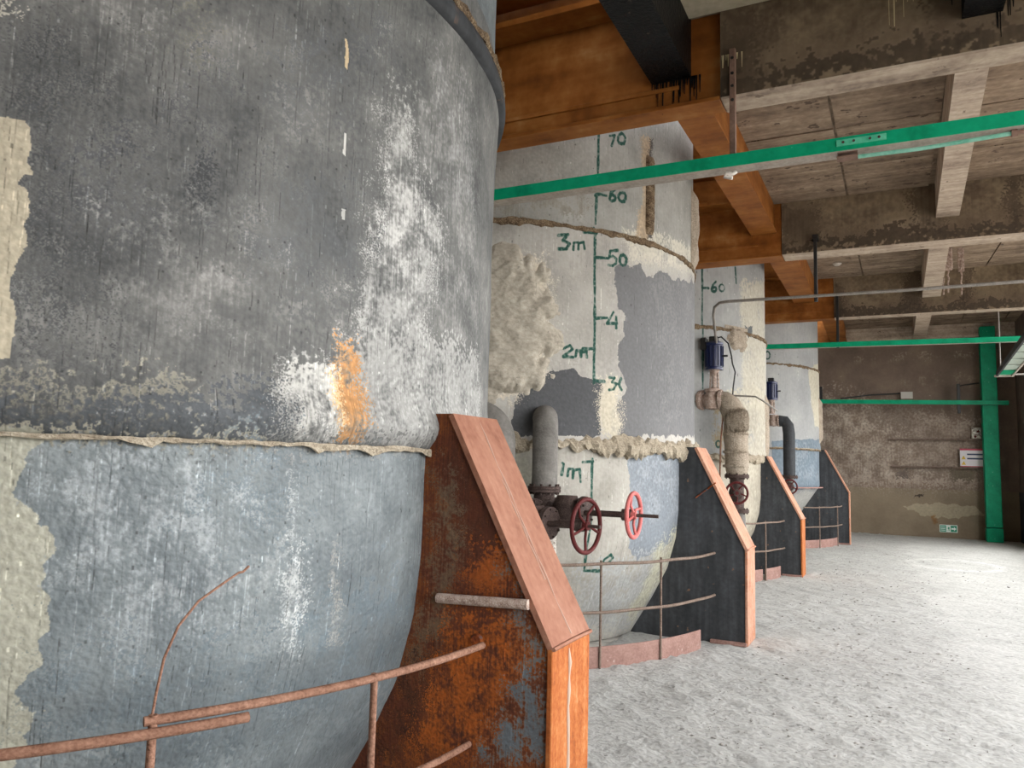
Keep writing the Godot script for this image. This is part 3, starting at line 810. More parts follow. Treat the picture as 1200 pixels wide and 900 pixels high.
func make_tank(idx: int) -> void:
	var C: Array = [[-4.12, -2.83], [-4.12, -7.7], [-4.12, -13.0], [-3.78, -19.2]][idx]
	var cx: float = C[0]
	var cz: float = C[1]
	var label: String = ["huge grey cylindrical tank filling the left foreground, beside the rusty bracket", "pale grey tank with green hand-painted level marks, second in the row", "pale dusty tank with the overhead conduit and blue motor, third in the row", "farthest tank with blue-grey band and cone bottom, nearest the end wall"][idx]
	var t := thing("storage_tank", label, "tank", Vector3(cx, 0, cz), "row of storage tanks")
	var n := FastNoiseLite.new()
	n.seed = 40 + idx
	n.frequency = 1.1
	n.fractal_octaves = 4
	var map: Array = [[-40.0, 50.0, 4.0], [-25.0, 65.0, 5.4], [-25.0, 65.0, 5.6], [-25.0, 65.0, 6.0]][idx]
	var mat: StandardMaterial3D
	if idx == 0:
		mat = jacket(1010, 1120, -40, 50, 4.0, [[0.0, "586064", "6b7275", "7c8385", "969b9b"], [1.645, "434445", "5d5e5d", "737371", "969592"]], PATCHES_1, [], 5, 0.9, 0.97, 0.12, 1.55, 5200)
	elif idx == 1:
		mat = jacket(724, 1080, -25, 65, 5.4, [[0.0, "7c7971", "95928a", "a8a59e"], [1.8, "807d77", "9a9791", "adaaa3"], [3.68, "74746f", "8b8a85", "9d9c97"]], PATCHES_2, STROKES_2, 6, 0.6, 1.06, 0.16, 1.5, 1200)
	elif idx == 2:
		mat = jacket(362, 560, -25, 65, 5.6, [[0.0, "a39b8c", "b8b0a0", "c6bfb1"], [1.8, "8f9090", "a5a6a4", "b5b5b1"]], PATCHES_3, STROKES_3, 7, 0.6, 0.9, 0.16, 1.5, 300)
	else:
		mat = jacket(362, 600, -25, 65, 6.0, [[0.0, "8f9090", "a2a3a2", "b2b2ae"]], PATCHES_4, STROKES_4, 8, 0.6, 0.92, 0.16, 1.5, 200)
	var th := angles(map[0], map[1], [0.8, 1.0, 1.5, 2.0][idx])
	var ledge: float = [1.65, 1.78, 1.78, 2.1][idx]
	var ring_h: float = [3.68, 3.69, 3.72, 3.95][idx]
	var top: float = deck_h(idx) - 0.012
	var lower := func(d: float, h: float) -> float:
		var r := cone(h) if idx == 3 else dish(h)
		return r + (0.006 * n.get_noise_2d(d * 0.04, h) + 0.0035 * n.get_noise_2d(d * 0.5, h * 9.0) if idx == 0 else 0.003 * n.get_noise_2d(d * 0.04, h))
	var st := skin(cx, cz, th, map, func(_d): return 0.0, ledge + 0.1, 64, lower)
	var film: StandardMaterial3D = mat
	if idx == 0:
		film = mat.duplicate()
		film.roughness = 0.48
		film.heightmap_scale = 1.1
	obj("tank_shell", st, film, t)
	var upper := func(d: float, h: float) -> float:
		var r := 2.302 + 0.008 * n.get_noise_2d(d * 0.04 + 9.0, h * 0.8)
		if idx == 0:
			r += 0.042 * exp(-pow((h - 1.75) / 0.075, 2.0)) - 0.02 * clampf((1.7 - h) / 0.06, 0.0, 1.0) + 0.02 * exp(-pow((h - 3.72) / 0.3, 2.0))
		else:
			r += 0.014 * exp(-pow((h - ledge - 0.06) / 0.07, 2.0))
		return r
	var ragged := func(d: float) -> float:
		return ledge + 0.022 * n.get_noise_1d(d * 0.6) + 0.014 * n.get_noise_1d(d * 2.3 + 50.0)
	st = skin(cx, cz, th, map, ragged, ring_h, 84, upper, 0.045)
	obj("insulation_jacket", st, mat, t)
	st = skin(cx, cz, th, map, func(_d): return ring_h - 0.02, top, 20, func(d, h): return 2.285 + 0.004 * n.get_noise_2d(d * 0.05, h))
	obj("upper_jacket", st, mat, t)
	if idx == 0:
		st = S()
		lathe(st, Vector3(cx, ring_h - 0.05, cz), Vector3.UP, [Vector2(2.3, 0.0), Vector2(2.35, 0.005), Vector2(2.36, 0.05), Vector2(2.35, 0.1), Vector2(2.3, 0.115)], 120, true)
		obj("jacket_ring", st, M.charcoal, t)
		st = ragged_ring(cx, cz, -60, 60, 2.335, ring_h + 0.075, 0.024, 3)
		obj("torn_rim", st, M.torn, t)
		st = ragged_ring(cx, cz, -14, 60, 2.306, ledge + 0.002, 0.007, 4, 0.05)
		obj("torn_rim", st, M.torn_pale, t)
	else:
		st = ragged_ring(cx, cz, -60, 80, 2.305, ring_h, [0.0, 0.02, 0.022, 0.02][idx], 20 + idx, 0.03)
		obj("torn_rim", st, M.torn, t)
		st = ragged_ring(cx, cz, -60, 80, 2.31, ledge + 0.01, [0.0, 0.06, 0.045, 0.02][idx], 30 + idx, [0.0, 0.06, 0.03, 0.0][idx])
		obj("torn_rim", st, M.torn_pale, t)
	if idx == 1:
		st = lump_sheet(cx, cz, 44.0, 78.0, 2.05, 3.55, 2.305, 0.085, 51, 2.2, true)
		obj("crumpled_wrap", st, M.cream_wrap, t)
		st = lump_sheet(cx, cz, -14.0, -5.0, 3.72, 4.6, 2.30, 0.06, 52, 2.0)
		obj("torn_flap", st, M.cloth, t)
		st = lump_sheet(cx, cz, 19.5, 23.0, 3.74, 4.6, 2.285, 0.035, 53, 5.0)
		obj("split_seam", st, M.torn, t)
	if idx == 2:
		st = lump_sheet(cx, cz, 20.0, 34.0, 3.40, 3.80, 2.31, 0.06, 54, 4.0, true)
		obj("torn_flap", st, M.cloth, t)
		st = lump_sheet(cx, cz, -12.0, 2.0, 1.75, 2.9, 2.30, 0.05, 55, 1.5)
		obj("torn_flap", st, M.cloth, t)
	if idx == 3:
		st = lump_sheet(cx, cz, -14.0, 4.0, 2.2, 3.4, 2.29, 0.09, 56, 2.2)
		obj("torn_flap", st, M.cloth, t)
	# the carrying bracket
	var b: Node3D
	if idx == 0: b = bracket(t, -2.87, -3.285, -1.70, 1.815, -1.21, 0.885, -1.85, jacket(600, 800, -2.6, -1.1, 2.0, [[0.0, "3f2418", "5a3020", "73401f", "8c5228"]], PATCHES_PLATE, [], 33, 0.7, 1.0, 0.3, 1.8, 900), M.rust_edge, M.rust_slope)
	elif idx == 1: b = bracket(t, -7.45, -7.88, -1.68, 1.815, -1.21, 0.875, -1.85, M.charcoal, M.pale_edge, M.pale_edge)
	elif idx == 2: b = bracket(t, -12.72, -13.2, -1.75, 1.84, -1.25, 0.88, -1.85, M.charcoal, M.rust_edge, M.pale_edge)
	else: b = bracket(t, -19.15, -19.45, -1.36, 2.13, -0.86, 1.17, -1.55, M.charcoal, M.pale_edge, M.pale_edge)
	if idx == 0:
		st = S()
		bar(st, Vector3(-1.74, 1.03, -2.862), Vector3(-1.315, 1.045, -2.862), 0.021, 10)
		obj("stiffener_bar", st, M.iron_dust, b)
		st = S()
		lathe(st, Vector3(-1.55, 0.876, -2.872), Vector3(0, 0, 1), [Vector2(0, 0), Vector2(0.03, 0), Vector2(0.022, 0.012), Vector2(0, 0.012)], 12)
		obj("weld_pad", st, M.rust, b)
	if idx == 1:
		st = S()
		bar(st, Vector3(-1.69, 1.33, -7.455), Vector3(-1.5, 1.48, -7.455), 0.008, 6)
		obj("weld_scar", st, M.rust, b)
	if idx == 3:
		st = S()
		arc_plate(st, cx, cz, -60, 80, 2.28, 2.36, 1.25, 1.275, 30)
		obj("base_ring", st, M.kerb, t)
		st = S()
		arc_plate(st, cx, cz, -60, 80, 2.28, 2.33, 2.09, 2.12, 30)
		obj("band_ring", st, M.torn, t)

func _ready() -> void:
	rng.seed = 77
	# ---- camera
	var cam := Camera3D.new()
	cam.name = "camera"
	cam.position = Vector3(0, 1.6, 0)
	cam.rotation = Vector3(deg_to_rad(6.0), deg_to_rad(26.3), 0.026)
	cam.fov = 53.13
	cam.near = 0.05
	cam.far = 200.0
	add_child(cam)
	cam.current = true
	# ---- overcast sky
	var env := Environment.new()
	var sky := Sky.new()
	var sm := ProceduralSkyMaterial.new()
	sm.sky_top_color = Color(0.93, 0.93, 0.935)
	sm.sky_horizon_color = Color(0.96, 0.955, 0.945)
	sm.ground_bottom_color = Color(0.55, 0.54, 0.52)
	sm.ground_horizon_color = Color(0.80, 0.80, 0.79)
	sm.sky_energy_multiplier = 1.0
	sky.sky_material = sm
	env.background_mode = Environment.BG_SKY
	env.sky = sky
	env.background_energy_multiplier = 1.0
	env.tonemap_mode = Environment.TONE_MAPPER_LINEAR
	env.tonemap_exposure = 10.8
	env.sdfgi_enabled = true
	env.ssao_enabled = true
	env.ssil_enabled = true
	var we := WorldEnvironment.new()
	we.name = "world_environment"
	we.environment = env
	add_child(we)
	make_materials()
	build_room()
	build_beams()
	for i in 4: make_tank(i)
	build_rails()
	build_pipes()
	build_services()
	build_back_wall_things()
	build_debris()

func deck_h(k: int) -> float:
	return [5.22, 5.55, 6.0, 6.42][k]
func floor_tone(x: float, z: float, n: FastNoiseLite) -> Array:
	# [tone, roughness of the ground]
	var e := x - (0.35 + 0.5 * n.get_noise_1d(z * 0.5) + 0.10 * (z + 9.0) * (1.0 if z > -9.0 else 0.25))
	var smooth := clampf(e * 3.0 + n.get_noise_2d(x * 1.5, z * 1.5) * 1.2, 0.0, 1.0)
	var t := lerpf(0.76, 0.88, smooth) * (1.0 + 0.10 * n.get_noise_2d(x * 0.8 + 30.0, z * 0.5))
	var d := absf(Vector2((x - 1.0) / 0.72, (z + 16.3) / 0.9).length() - 1.0)
	if d < 0.12: t *= 1.16
	return [t, 1.0 - smooth]
func build_room() -> void:
	# floor: trodden dust over concrete
	var n := FastNoiseLite.new()
	n.seed = 5
	n.frequency = 0.9
	n.fractal_octaves = 5
	var fine := FastNoiseLite.new()
	fine.seed = 6
	fine.frequency = 5.0
	fine.fractal_octaves = 3
	var st := SurfaceTool.new()
	st.begin(Mesh.PRIMITIVE_TRIANGLES)
	st.set_smooth_group(0)
	var x0 := -2.4
	var nx := 90
	var nz := 380
	var dx := 5.5 / nx
	var z0 := -1.8
	var dz := 21.5 / nz
	for i in nx + 1:
		for j in nz + 1:
			var x := x0 + i * dx
			var z := z0 - j * dz
			var f := floor_tone(x, z, n)
			var y: float = (0.012 * n.get_noise_2d(x, z) + 0.03 * maxf(0.0, fine.get_noise_2d(x, z) - 0.05)) * (0.25 + f[1])
			if i == 0 or j == 0 or i == nx or j == nz: y = -0.03
			var warm := 1.0 - 0.03 * clampf((-z - 9.0) / 8.0, 0.0, 1.0)
			st.set_color(Color(f[0], f[0] * (0.99 + 0.01 * warm), f[0] * (0.97 * warm)))
			st.add_vertex(Vector3(x, y, z))
	for i in nx:
		for j in nz:
			var a := i * (nz + 1) + j
			var b := a + nz + 1
			for q in [a, a + 1, b, b, a + 1, b + 1]: st.add_index(q)
	M.floor = surface(["9c9c9c", "b8b8b7", "c6c6c5", "d4d4d3"], 1.5, 0.95, 0.9, [0.3, 0.7, 0.0], 1.3, ["929190", 0.86])
	M.floor.vertex_color_use_as_albedo = true
	var fl := struct("floor", st, M.floor)
	st = S()
	M.floor_base = surface(["99968f", "b0ada6", "c2bfb8"], 3.1, 0.95, 1.5, [0.45, 0.55, 0.0], 1.6)
	box(st, Vector3(-7.4, -0.4, -23.6), Vector3(3.3, -0.012, 6.3), 0.01)
	obj("floor_slab", st, M.floor_base, fl)
	st = S()
	box(st, Vector3(3.3, -0.9, -40), Vector3(40, -0.45, 40), 0.01)
	struct("ground", st, surface(["85827d", "9a9791", "aca9a2"], 4.0, 0.95, 1.0))
	# ceiling: sloping slab in formwork panels
	st = S()
	var zs := [6.3, -5.14, -10.33, -16.65, -23.6]
	for k in 4:
		var za: float = zs[k]
		var zb: float = zs[k + 1]
		var c := []
		for h in [0.035, 0.30]:
			c += [Vector3(-1.42, slab_h(za) + h, za), Vector3(3.3, slab_h(za) + h, za), Vector3(3.3, slab_h(zb) + h, zb), Vector3(-1.42, slab_h(zb) + h, zb)]
		hexa(st, c)
	var cl := struct("ceiling", st, M.slab)
	var xs := [-1.40, -0.42, 0.50, 0.72, 1.68, 2.62, 3.1]
	for k in 4:
		var za: float = [-1.6, -5.3, -10.5, -16.8][k]
		var zb: float = [-5.14, -10.33, -16.65, -22.7][k]
		var rows := 4
		for i in 6:
			if i == 2: continue
			for j in rows:
				var a := lerpf(za, zb, float(j) / rows) - 0.012
				var b := lerpf(za, zb, float(j + 1) / rows) + 0.012
				var off := rng.randf_range(0.0, 0.012)
				var c := []
				for h in [off, 0.04]:
					c += [Vector3(xs[i] + 0.014, slab_h(a) + h, a), Vector3(xs[i + 1] - 0.014, slab_h(a) + h, a), Vector3(xs[i + 1] - 0.014, slab_h(b) + h, b), Vector3(xs[i] + 0.014, slab_h(b) + h, b)]
				st = S()
				hexa(st, c)
				obj("slab_panel", st, M.slab_cream if k == 0 else M.slab, cl)
	# steel deck over the tanks, one plate to each bay
	var dz_ := [6.0, -5.2, -10.33, -16.62, -23.15]
	for k in 4:
		st = S()
		box(st, Vector3(-7.09, deck_h(k), dz_[k + 1] + 0.01), Vector3(-1.40, deck_h(k) + 0.14, dz_[k] - 0.01), 0.004)
		tag(obj("steel_deck", st, M.orange), ["orange painted deck plate above the foreground tank", "orange painted deck plate above the tank with level marks", "orange painted deck plate above the third tank", "orange painted deck plate above the farthest tank"][k], "deck", "deck plates over the tanks")
	# walls
	st = S()
	box(st, Vector3(-7.4, -0.4, -23.6), Vector3(-7.1, 6.8, 6.3), 0.01)
	struct("wall_left", st, M.white_wall)
	st = S()
	box(st, Vector3(-7.4, -0.4, 6.0), Vector3(3.3, 5.2, 6.3), 0.01)
	struct("wall_front", st, M.white_wall)
	# right wall: piers and lintel, open bays between them, solid at the far end
	st = S()
	box(st, Vector3(2.9, -0.4, -23.6), Vector3(3.3, 6.6, -20.2), 0.01)
	for z in [-15.4, -10.2, -5.0]:
		box(st, Vector3(2.9, -0.4, z - 0.25), Vector3(3.3, 6.2, z + 0.25), 0.01)
	box(st, Vector3(2.9, -0.4, 1.9), Vector3(3.3, 5.2, 6.3), 0.01)
	box(st, Vector3(2.92, -0.4, -20.3), Vector3(3.28, 0.85, 2.0), 0.01)  # unseen low sill, added to lower the light on the floor
	struct("wall_right", st, M.brown_wall)
	st = S()
	for k in 4:
		var za: float = [6.3, -5.14, -10.33, -16.65][k]
		var zb: float = [-5.14, -10.33, -16.65, -20.2][k]
		hexa(st, [Vector3(2.9, slab_h(za) - 0.45, za), Vector3(3.3, slab_h(za) - 0.45, za), Vector3(3.3, slab_h(zb) - 0.45, zb), Vector3(2.9, slab_h(zb) - 0.45, zb),
			Vector3(2.9, slab_h(za) + 0.1, za), Vector3(3.3, slab_h(za) + 0.1, za), Vector3(3.3, slab_h(zb) + 0.1, zb), Vector3(2.9, slab_h(zb) + 0.1, zb)])
	struct("trim_1", st, M.brown_wall)
	st = S()
	box(st, Vector3(2.875, -0.02, -23.15), Vector3(2.905, 1.24, -20.18), 0.004)
	struct("baseboard_right", st, M.charcoal)
	# back wall with painted lower zone
	st = SurfaceTool.new()
	st.begin(Mesh.PRIMITIVE_TRIANGLES)
	st.set_smooth_group(-1)
	for v in [[-7.4, -0.02], [2.95, -0.02], [2.95, 6.7], [-7.4, -0.02], [2.95, 6.7], [-7.4, 6.7]]:
		st.set_uv(Vector2((v[0] + 3.2) / 6.4, (6.4 - v[1]) / 6.4))
		st.add_vertex(Vector3(v[0], v[1], -23.15))
	for v in [[-7.4, -0.02], [2.95, 6.7], [2.95, -0.02], [-7.4, -0.02], [-7.4, 6.7], [2.95, 6.7]]:
		st.set_uv(Vector2(0, 0))
		st.add_vertex(Vector3(v[0], v[1], -23.6))
	struct("wall_back", st, wall_paint())
# end wall plaster: darker upper part, paler middle, olive-brown dado, filled patches
func wall_paint() -> StandardMaterial3D:
	var P := [
		["a3978a", 0.25, 0.85, 0.30, 1.5, 0.2, [-2.6, 1.2, 2.2, 1.2, 2.2, 2.9, 0.6, 3.3, -2.0, 3.9, -2.6, 3.4]],
		["b8ad9c", 0.25, 0.8, 0.42, 1.5, 0.2, [-1.8, 1.6, 0.4, 1.5, 0.3, 2.9, -0.6, 3.3, -1.6, 3.3]],
		["bcb1a1", 0.12, 0.8, 0.40, 1.5, 0.2, [-1.2, 1.25, 1.9, 1.25, 1.9, 1.55, -1.2, 1.6]],
		["6b5e54", 0.2, 0.8, 0.38, 1.5, 0.2, [-0.6, 2.9, 0.5, 2.6, 0.9, 3.4, -0.4, 3.7]],
		["4f463f", 0.06, 0.85, 0.2, 1.5, 0.2, [0.1, 1.5, 0.45, 1.5, 0.45, 1.78, 0.1, 1.78]],
		["57503f", 0.05, 0.85, 0.2, 1.5, 0.2, [1.4, 1.5, 1.95, 1.5, 1.95, 1.78, 1.4, 1.78]],
		["9a8f80", 0.08, 0.8, 0.52, 5.0, 0.2, [-1.0, 4.6, 2.1, 4.6, 2.1, 4.75, -1.0, 4.78]],
		["8f8576", 0.08, 0.7, 0.55, 5.0, 0.2, [0.3, 3.9, 2.0, 3.8, 2.0, 4.2, 0.3, 4.2]],
		["9a9079", 0.05, 0.95, 0.1, 4.0, 0.12, [0.3, 0.75, 0.7, 0.9, 1.9, 0.85, 2.1, 0.65, 1.2, 0.5, 0.7, 0.52]],
		["3b332a", 0.02, 0.9, 0.1, 4.0, 0.1, [0.5, 1.02, 0.75, 1.06, 0.74, 1.12, 0.52, 1.08]],
		["7d5a34", 0.03, 0.8, 0.2, 4.0, 0.1, [0.93, 0.35, 1.05, 0.4, 1.0, 0.6, 0.92, 0.55]],
	]
	var m := jacket(700, 700, -3.2, 3.2, 6.4, [[0.0, "6f6350", "80735f", "8f826d"], [1.245, "65574c", "7b6b5e", "91816f"]], P, [], 90, 0.5, 0.97, 0.04, 1.1)
	return m

# damp stains, soot and painted shade on the camera side of a cross beam
func web_stain_and_shade(k: int, h: float, hs: float) -> StandardMaterial3D:
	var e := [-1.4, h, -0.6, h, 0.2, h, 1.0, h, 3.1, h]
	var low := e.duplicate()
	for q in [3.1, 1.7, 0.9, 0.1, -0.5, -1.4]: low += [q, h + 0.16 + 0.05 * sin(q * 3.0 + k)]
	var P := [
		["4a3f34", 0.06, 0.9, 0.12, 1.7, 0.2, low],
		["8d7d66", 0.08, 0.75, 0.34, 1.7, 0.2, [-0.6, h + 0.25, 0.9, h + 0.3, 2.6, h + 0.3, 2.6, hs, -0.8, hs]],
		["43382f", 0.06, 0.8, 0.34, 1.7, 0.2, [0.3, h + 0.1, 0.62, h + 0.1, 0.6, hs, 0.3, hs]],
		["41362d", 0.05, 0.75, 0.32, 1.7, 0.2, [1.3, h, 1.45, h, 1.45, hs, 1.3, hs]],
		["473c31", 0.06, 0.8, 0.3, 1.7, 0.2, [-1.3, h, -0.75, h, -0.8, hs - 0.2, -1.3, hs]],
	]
	return jacket(400, 558, -1.3, 3.0, 6.0, [[0.0, "57493c", "6d5e4d", "83735f", "9c8b74"]], P, [], 60 + k, 0.8, 1.0, 0.04, 1.6)  # base tone darker than the beam itself, standing in for shade
func build_beams() -> void:
	var B := [[-5.14, -5.385, 4.14, -1.0], [-10.33, -10.65, 4.41, -1.22], [-16.62, -16.87, 4.72, -0.97], [-22.85, -23.1, 5.20, -1.1]]
	var where := ["nearest the camera, black tar running down it", "second back, the conduit rod hung in front of it", "third back, above the farthest tank", "against the end wall"]
	for k in 4:
		var za: float = B[k][0]
		var zb: float = B[k][1]
		var h: float = B[k][2]
		var xo: float = B[k][3]
		var zm := (za + zb) * 0.5
		var hs := slab_h(zm) + 0.04
		# concrete part
		var st := S()
		box(st, Vector3(xo, h, zb), Vector3(2.92, hs, za), 0.012)
		var c := tag(obj("concrete_cross_beam", st, M.concrete), "weathered brown concrete ceiling cross beam " + where[k], "beam", "concrete cross beams")
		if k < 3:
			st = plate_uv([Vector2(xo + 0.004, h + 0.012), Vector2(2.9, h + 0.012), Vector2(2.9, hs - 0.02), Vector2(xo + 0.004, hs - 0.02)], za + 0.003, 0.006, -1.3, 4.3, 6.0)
			obj("stained_shaded_web_face", st, web_stain_and_shade(k, h, hs), c)  # stained face with shade painted in, over the paler concrete
		if k == 0:
			drips(c, 0.05, 0.2, 4.78, 0.38, za + 0.004, 9, M.lime, "lime_drip")
			drips(c, -0.5, 0.5, 4.78, 0.13, za + 0.004, 14, M.lime, "lime_drip")
			drips(c, -1.0, -0.85, 4.45, 0.16, za + 0.004, 8, M.lime, "lime_drip")
			drips(c, 0.36, 0.50, 4.76, 0.52, za + 0.004, 8, M.tar, "tar_drip")
			drips(c, 0.60, 0.72, 4.5, 0.3, za + 0.004, 8, M.tar, "tar_drip")
		# orange steel part beside the tanks
		var t := thing("steel_cross_beam", "orange painted steel cross beam " + ["in front of the tank with level marks, tar drips at its end", "seen between second tank and orange long beam", "short length above the third tank", "dim length by the end wall"][k], "beam", Vector3((xo - 7.1) * 0.5, h, zm), "orange steel cross beams")
		if k == 0:
			za = -5.2
			zb = -5.36
		var dt: float = deck_h(mini(k + 1, 3)) - 0.004
		st = S()
		box(st, Vector3(-7.09, h + 0.02, zb + 0.01), Vector3(xo - 0.002, dt, za - 0.012), 0.006)
		obj("web", st, M.orange, t)
		st = S()
		box(st, Vector3(-7.09, h, zb), Vector3(xo - 0.002, h + 0.03, za + (0.06 if k == 0 else 0.0)), 0.004)
		obj("bottom_flange", st, M.orange, t)
		if k < 3:
			st = S()
			var ht: float = [4.95, 5.12, 5.6][k]
			box(st, Vector3(-3.2, ht, za - 0.02), Vector3(xo - 0.45, ht + 0.05, za + 0.24), 0.004)
			obj("upper_flange", st, M.orange, t)
			st = S()
			box(st, Vector3(-3.2, h + 0.16, za - 0.02), Vector3(xo - 0.3, h + 0.19, za + 0.004), 0.003)
			obj("web_stiffener", st, M.orange, t)
		if k == 0: drips(t, -1.50, -1.15, 4.385, 0.25, za - 0.008, 26, M.tar, "tar_drip")
	# long beams: near bay tar black, then orange by the tanks and concrete over the aisle
	var L := [
		["steel_long_beam", "orange painted long beam beside the second tank, largest", M.orange, -5.385, -10.33, -1.45, -1.225, -1.576, -1.31, 4.40, 4.74, 0.04],
		["steel_long_beam", "orange painted long beam behind the second cross beam", M.orange, -10.65, -16.62, -1.543, -1.20, -1.70, -1.33, 4.74, 5.10, 0.04],
		["steel_long_beam", "smallest orange long beam running back to the end wall", M.orange, -16.87, -22.85, -1.304, -0.98, -1.40, -1.04, 5.09, 5.22, 0.04],
		["concrete_long_beam", "pale concrete long beam over the aisle, nearest and widest", M.concrete, -5.385, -10.33, 0.451, 0.653, 0.554, 0.80, 4.37, 4.70, 0.04],
		["concrete_long_beam", "pale concrete long beam over the aisle, middle bay", M.concrete, -10.65, -16.62, 0.527, 0.752, 0.612, 0.93, 4.70, 5.03, 0.04],
		["concrete_long_beam", "pale concrete long beam over the aisle, farthest bay", M.concrete, -16.87, -22.85, 0.56, 0.859, 0.60, 0.90, 5.05, 5.21, 0.04],
		["tarred_long_beam", "black tar-coated long beam meeting the orange beam at top", M.tar, -1.5, -5.205, -1.40, -1.13, -1.50, -1.215, 4.16, 4.375, 0.04],
		["tarred_long_beam", "black tar-coated long beam stub at top right corner", M.tar, -1.5, -5.14, 0.44, 0.65, 0.448, 0.66, 4.14, 4.365, 0.04],
	]
	for q in L:
		var st := S()
		var za: float = q[3]
		var zb: float = q[4]
		var up: float = 0.36 if q[0] == "steel_long_beam" else q[11]
		hexa(st, [Vector3(q[5], q[9], za), Vector3(q[6], q[9], za), Vector3(q[8], q[10], zb), Vector3(q[7], q[10], zb),
			Vector3(q[5], slab_h(za) + up, za), Vector3(q[6], slab_h(za) + up, za), Vector3(q[8], slab_h(zb) + up, zb), Vector3(q[7], slab_h(zb) + up, zb)])
		if q[0] == "steel_long_beam":
			var t := thing(q[0], q[1], "beam", Vector3((q[5] + q[8]) * 0.5, q[9], (za + zb) * 0.5), "orange steel long beams")
			obj("web", st, q[2], t)
			st = S()
			hexa(st, [Vector3(q[5] - 0.03, q[9] - 0.02, za), Vector3(q[6] + 0.03, q[9] - 0.02, za), Vector3(q[8] + 0.03, q[10] - 0.02, zb), Vector3(q[7] - 0.03, q[10] - 0.02, zb),
				Vector3(q[5] - 0.03, q[9] + 0.005, za), Vector3(q[6] + 0.03, q[9] + 0.005, za), Vector3(q[8] + 0.03, q[10] + 0.005, zb), Vector3(q[7] - 0.03, q[10] + 0.005, zb)])
			obj("bottom_flange", st, q[2], t)
		else:
			tag(obj(q[0], st, q[2]), q[1], "beam", "long ceiling beams")

func build_rails() -> void:
	var cx := -4.12
	# first tank: rails run out of frame, two lapped rods
	var t := thing("guard_rail", "rusty bent rod railing round the foreground tank", "railing", polar(cx, -2.83, 20, 2.65, 0))
	var st := S()
	tube(st, arc_pts(cx, -2.83, 1.2, 30.0, 2.65, 0.885, 26), 0.0135, 10)
	obj("top_rail", st, M.rod, t)
	st = S()
	tube(st, arc_pts(cx, -2.83, 24.0, 62.0, 2.665, 0.855, 26), 0.0145, 10)
	obj("top_rail", st, M.rod, t)
	st = S()
	tube(st, arc_pts(cx, -2.83, 1.2, 62.0, 2.6, 0.50, 40), 0.013, 10)
	obj("lower_rail", st, M.rod, t)
	for d in [14.4, 29.5, 46.0]:
		st = S()
		bar(st, polar(cx, -2.83, d, 2.65, 0), polar(cx, -2.83, d, 2.65, 0.9), 0.012, 8)
		obj("post", st, M.rod, t)
	rail_set("thin rusty rod railing round the tank with level marks", cx, -7.7, 5.5, 55.0, 2.62, 0.82, 0.44, [26.4, 40.3, 53.0], 0.013)
	rail_set("thin rusty rod railing round the third tank", cx, -13.0, 5.8, 50.0, 2.62, 0.84, 0.43, [22.0, 40.0], 0.013)
	rail_set("thin pale rod railing round the farthest tank", -3.78, -19.2, 1.4, 40.0, 2.75, 0.86, 0.45, [12.0, 30.0], 0.014)
	# curved kerb plates at the foot of the tanks
	var K := [[cx, -7.7, 12.5, 52.0, 2.6, "pinkish rusty kerb plate curving round the second tank foot"], [cx, -13.0, 10.0, 22.0, 2.6, "short dusty pink kerb plate at third tank, by bracket"], [cx, -13.0, 23.5, 44.0, 2.6, "dusty pink kerb plate at third tank, behind the shorter piece"], [-3.78, -19.2, 4.0, 46.0, 2.66, "dusty pink kerb plate at the farthest tank foot"]]
	for q in K:
		st = S()
		arc_plate(st, q[0], q[1], q[2], q[3], q[4], q[4] + 0.012, -0.01, 0.17, 20)
		tag(obj("kerb_plate", st, M.kerb), q[5], "kerb plate", "kerb plates round the tanks")
	# loose wire sprung up from the first railing
	st = S()
	var w := []
	for p in [[29.6, 2.645, 0.87], [29.4, 2.64, 0.95], [29.0, 2.62, 1.04], [28.2, 2.60, 1.12], [26.9, 2.57, 1.18], [25.2, 2.54, 1.22], [23.9, 2.51, 1.245], [23.5, 2.5, 1.245], [23.0, 2.49, 1.26]]:
		w.append(polar(cx, -2.83, p[0], p[1], p[2]))
	tube(st, w, 0.004, 6)
	tag(obj("bent_wire", st, M.rod), "thin bent brown wire springing up from foreground railing", "wire")

